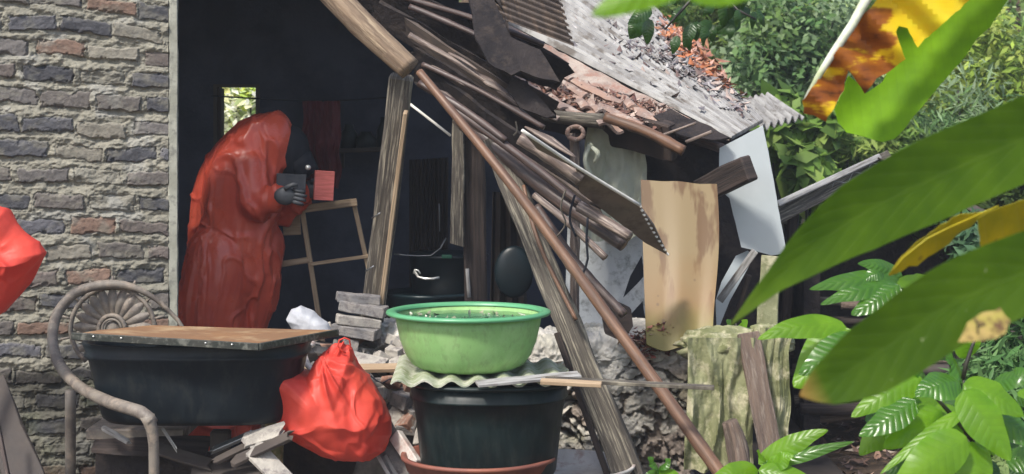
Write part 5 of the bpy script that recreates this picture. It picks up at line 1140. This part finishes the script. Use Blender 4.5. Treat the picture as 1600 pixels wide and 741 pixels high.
leaf('blade', [P(2050, 270, 2.5), P(1920, 295, 2.48), P(1780, 345, 2.45), P(1640, 410, 2.42), P(1500, 468, 2.4), P(1390, 540, 2.38), P(1310, 590, 2.36), P(1250, 618, 2.35)], 63 / F * 2.4, M['leaf_big2'], g2, nrm=(.05, -1, .1), fold=-.16, seg=40, na=13, prof=p2f, wav=.04, th=.0008)
# withered patch on that leaf
sp_ = patch('withered_patch', [(1497, 535), (1512, 505), (1535, 488), (1562, 482), (1578, 500), (1570, 522), (1545, 532), (1520, 534)], plane_y(1530, 505, 2.36, 0, 0), mat('dry_leaf_patch', (.52, .36, .14), (.42, .36, .08), rough=.6, scale=30, c3=(.15, .08, .04), scale3=60), g2, step=8, th=.001, wob=2)
tube('withered_crack', [P(1524, 500, 2.345), P(1528, 510, 2.345), P(1527, 522, 2.345)], .0012, M['black'], g2, seg=6); tube('withered_crack', [P(1528, 511, 2.345), P(1538, 507, 2.345)], .0010, M['black'], g2, seg=6)
# yellow leaves between them
y1 = thing('yellow_leaf', P(1480, 380, 3.2), 'torn yellow leaf hanging below the upper huge leaf', 'leaf')
patch('blade', [(1389, 430), (1402, 408), (1430, 380), (1470, 352), (1500, 335), (1560, 330), (1526, 345), (1515, 356), (1502, 362), (1492, 372), (1474, 388), (1450, 402), (1432, 416), (1420, 415), (1410, 424)], plane_y(1450, 380, 3.2, .0005, .001), M['leaf_yellow'], y1, step=9, th=.0008, wob=1.5)
tube('midrib', [P(1389, 430, 3.19), P(1440, 378, 3.17), P(1560, 322, 3.2)], .0018, M['leaf_yellow'], y1, seg=6)
y2 = thing('yellow_leaf', P(1590, 350, 3.1), 'broad yellow leaf at the right edge between the two huge leaves', 'leaf')
patch('blade', [(1528, 340), (1560, 325), (1600, 312), (1680, 300), (1680, 380), (1600, 372), (1560, 380), (1535, 395), (1530, 370)], plane_y(1580, 350, 3.1, .0006, .001), M['leaf_yellow'], y2, step=10, th=.0008, wob=1.5)
# banana leaf
bl = thing('banana_leaf', P(1530, -60, 4.2), 'large lime green banana leaf behind the withered leaf strip', 'leaf')
patch('blade', [(1800, -330), (1640, -70), (1575, 0), (1566, 12), (1548, 42), (1526, 60), (1517, 76), (1500, 98), (1478, 122), (1455, 150), (1432, 176), (1415, 200), (1398, 217), (1380, 222), (1350, 215), (1322, 206), (1309, 190), (1304, 170), (1318, 142), (1326, 118), (1340, 130), (1352, 146), (1380, 128), (1400, 80), (1380, 20), (1410, -70), (1620, -330), (1770, -430)],
      lambda x, y: 4.2 + .00035 * (x - 1400) + .05 * math.sin((x + y) * .018), M['banana_green'], bl, step=10, th=.001, wob=1.2)
bw = thing('withered_banana_leaf', P(1400, -70, 4.05), 'withered orange and yellow half of a banana leaf hanging at the top right', 'leaf')
patch('blade', [(1740, -330), (1560, -70), (1516, 0), (1500, 14), (1470, 40), (1444, 62), (1434, 74), (1430, 66), (1418, 44), (1405, 40), (1400, 50), (1414, 92), (1395, 108), (1370, 124), (1351, 146), (1338, 126), (1326, 110), (1318, 140), (1303, 168), (1290, 190), (1272, 180), (1256, 178), (1254, 158), (1275, 130), (1300, 90), (1330, 45), (1370, 0), (1410, -70), (1620, -330), (1760, -430)],
      lambda x, y: 4.05 + .0004 * (x - 1400) + .025 * math.sin((x - y) * .06), M['withered'], bw, step=8, th=.001, wob=1.5)
tube('midrib', [P(1258, 158, 4.02), P(1290, 100, 4.01), P(1328, 45, 4.0), P(1400, -70, 4.03), P(1620, -330, 4.12), P(1800, -470, 4.2)], [.006, .009, .011, .014, .018, .022], mat('pale_midrib', (.62, .64, .52), (.4, .46, .25), rough=.35, scale=12), bw, seg=10)

# mid plants with glossy leaves
def plant(name, base, stems, leaves, label, Yd, extra=[]):
    root = thing(name, base, label, 'plant')
    for s in stems: tube('stem', s, [.006] * (len(s) - 1) + [.003], M['stem_dark'], root, seg=8)
    for k, (bx, by, tx, ty, hw, m, Y, arch) in enumerate(leaves + extra):
        a, b = P(bx, by, Y), P(tx, ty, Y - .05); mid_ = (a + b) / 2 + Vector((0, -.01, arch))
        R_ = random.Random(k * 7 + int(bx)); 
        leaf('leaf', [a, a.lerp(mid_, .5) + Vector((0, 0, arch * .3)), mid_, mid_.lerp(b, .5) + Vector((0, 0, arch * .3)), b], hw * 1.28 / F * Y, M[m], root, nrm=(R_.uniform(-.25, .25), -.75, R_.uniform(.35, .9)), fold=.22, wav=.04, seed=k, seg=20, na=9, prof=lambda t: math.sin(math.pi * t ** .75) ** .62 * (1 - .45 * t ** 3))
    return root
plant('glossy_plant', P(1500, 760, 4.6), [[P(1500, 760, 4.6), P(1500, 640, 4.6), P(1470, 520, 4.6), P(1420, 440, 4.55)]], [
    (1405, 438, 1265, 452, 15, 'leaf_gloss', 4.5, .012), (1400, 442, 1282, 476, 14, 'leaf_gloss', 4.48, .010), (1405, 445, 1330, 492, 19, 'leaf_gloss', 4.46, .0), (1385, 425, 1350, 440, 12, 'leaf_gloss', 4.52, .01),
    (1400, 440, 1455, 432, 11, 'leaf_lime', 4.5, .0), (1410, 432, 1340, 412, 12, 'leaf_gloss', 4.54, .01)], 'glossy leaved sapling between the two huge leaves', 4.5)
RX = random.Random(91); EXTRA = []
for k in range(34):
    bx_ = RX.uniform(1440, 1600); by_ = RX.uniform(600, 740); a_ = RX.uniform(-.3, math.pi + .3); l_ = RX.uniform(45, 95)
    if k % 4 == 0: bx_ = RX.uniform(1330, 1440); by_ = RX.uniform(600, 680)
    EXTRA.append((bx_, by_, bx_ + math.cos(a_) * l_, by_ + math.sin(a_) * l_ * .7, RX.uniform(9, 20), RX.choice(['leaf_lime', 'leaf_gloss', 'leaf_dark']), RX.uniform(4.4, 4.85), .01))
M['leaf_dark'] = leafmat('deep_leaf', (.04, .11, .02), (.07, .15, .03), (.12, .28, .03), rough=.35, trans=.35, nveins=9, bump=.4)
plant('lime_leaved_sapling', P(1520, 770, 4.3), [[P(1525, 790, 4.3), P(1520, 690, 4.3), P(1505, 592, 4.28)], [P(1520, 690, 4.3), P(1480, 640, 4.3), P(1450, 610, 4.3)], [P(1505, 592, 4.28), P(1512, 560, 4.28), P(1528, 520, 4.28)]], [
    (1322, 512, 1184, 530, 17, 'leaf_lime', 4.35, .02), (1330, 515, 1240, 605, 34, 'leaf_lime', 4.4, .0), (1340, 525, 1248, 585, 22, 'leaf_gloss', 4.3, .0),
    (1440, 590, 1330, 652, 20, 'leaf_lime', 4.3, .01), (1430, 625, 1342, 682, 20, 'leaf_gloss', 4.25, .0), (1420, 590, 1370, 610, 16, 'leaf_gloss', 4.35, .01), (1500, 598, 1430, 618, 24, 'leaf_gloss', 4.22, .012), (1505, 590, 1478, 560, 22, 'leaf_gloss', 4.3, .01),
    (1470, 640, 1380, 700, 22, 'leaf_lime', 4.3, .0), (1510, 640, 1375, 741, 10, 'leaf_lime', 4.15, .01), (1510, 682, 1395, 760, 28, 'leaf_lime', 4.1, .0), (1520, 690, 1525, 780, 26, 'leaf_lime', 4.15, .0),
    (1505, 600, 1600, 650, 26, 'leaf_lime', 4.2, .01), (1505, 610, 1580, 720, 26, 'leaf_lime', 4.15, .0), (1540, 640, 1640, 700, 22, 'leaf_gloss', 4.25, .0), (1500, 640, 1440, 660, 20, 'leaf_lime', 4.35, .0),
    (1490, 655, 1465, 720, 22, 'leaf_lime', 4.3, .0), (1550, 600, 1620, 575, 16, 'leaf_gloss', 4.3, .0), (1450, 600, 1420, 565, 14, 'leaf_gloss', 4.35, .01), (1350, 590, 1380, 560, 15, 'leaf_gloss', 4.4, .0), (1410, 592, 1395, 548, 13, 'leaf_gloss', 4.4, 0), (1500, 560, 1530, 510, 14, 'leaf_lime', 4.35, .01)],
    'bright lime leaved sapling filling the lower right corner', 4.3, EXTRA)
plant('low_seedling', P(1190, 790, 4.9), [[P(1190, 800, 4.9), P(1190, 735, 4.9)]], [
    (1185, 725, 1294, 672, 14, 'leaf_lime', 4.9, .012), (1190, 730, 1335, 690, 9, 'leaf_gloss', 4.88, .005), (1185, 735, 1280, 760, 15, 'leaf_lime', 4.85, .01), (1185, 735, 1110, 752, 15, 'leaf_lime', 4.88, .015), (1195, 715, 1183, 705, 9, 'leaf_lime', 4.9, 0), (1200, 735, 1240, 712, 12, 'leaf_lime', 4.87, .01)],
    'light green seedling with pointed leaves left of the bottom corner', 4.9)
plant('tiny_seedling', P(1030, 780, 5.4), [[P(1030, 800, 5.4), P(1032, 730, 5.4)]], [(1030, 735, 1062, 745, 9, 'leaf_lime', 5.4, .005), (1030, 735, 1012, 715, 8, 'leaf_gloss', 5.4, .005), (1030, 730, 1048, 718, 8, 'leaf_gloss', 5.4, .0), (1030, 735, 1005, 750, 9, 'leaf_gloss', 5.4, 0)],
    'tiny green seedling at the bottom beside the bamboo pole', 5.4)
plant('wall_weed', P(1150, 540, 6.5), [[P(1150, 540, 6.5), P(1150, 505, 6.5)]], [(1150, 515, 1135, 500, 8, 'leaf_gloss', 6.5, .0), (1150, 515, 1168, 500, 8, 'leaf_lime', 6.5, .0), (1150, 520, 1185, 512, 7, 'leaf_gloss', 6.5, .0), (1150, 520, 1128, 515, 7, 'leaf_lime', 6.5, .0)],
    'small weed growing on top of the low wall right of the yellow board', 6.5)

# dim clutter in the room
shf = thing('wall_shelf', P(560, 250, 9.2), 'dim plank shelf on the back wall to the right of the red garment', 'shelf')
plank('board', P(520, 236, 9.15), P(625, 232, 9.15), .22, .025, M['darkjunk'], shf, up=(0, 0, 1))
for k, x in enumerate((535, 610)): plank('bracket', P(x, 238, 9.2), P(x, 262, 9.28), .02, .02, M['darkjunk'], shf, up=(0, -1, 0))
for k, (x, r, h, lb) in enumerate(((545, .05, .14, 'dim jar at the left end of the wall shelf'), (572, .06, .10, 'dim squat pot in the middle of the wall shelf'), (600, .04, .18, 'dim tall bottle at the right end of the wall shelf'))):
    c = P(x, 234, 9.14) + Vector((0, 0, .0)); tag(lathe('jar', c, [(0, 0), (r, 0), (r * 1.05, h * .6), (r * .6, h * .8), (r * .5, h), (0, h)], M['tub_green'], seg=20), lb, 'jar')
tag(sheet('bamboo_screen', P(640, 250, 8.9), P(700, 246, 8.9), P(700, 520, 8.9), P(640, 520, 8.9), M['timber_dark'], waves=9, amp=.012, nv=4), 'dim slatted bamboo screen standing against the back wall', 'screen')
tag(sheet('sack_cloth', P(770, 300, 7.9), P(815, 300, 7.9), P(825, 520, 7.9), P(765, 520, 7.9), M['darkjunk'], waves=3, amp=.03, nv=12, bump=.03), 'dim cloth hanging behind the grey plank', 'cloth')
tag(box('dim_crate', P(615, 520, 8.4), (.35, .3, .28), M['darkjunk'], rough=.01), 'dim wooden crate on the floor behind the leaning post', 'crate')

# thin haze volume added to lift the dark room and fade the far shrubs
hv, hf = boxgeo((-62, -32, -3.0), (62, 92, 22.0))
hm, ht, hbs, hout = nodes_of('added_haze'); ht.nodes.remove(hbs)
pv = ht.nodes.new('ShaderNodeVolumePrincipled'); pv.inputs['Color'].default_value = (.88, .93, 1, 1); pv.inputs['Density'].default_value = .0035; pv.inputs['Anisotropy'].default_value = .2
ht.links.new(pv.outputs[0], hout.inputs['Volume'])
tag(mk('added_haze_box', hv, hf, hm, smooth=False), kind='stuff')
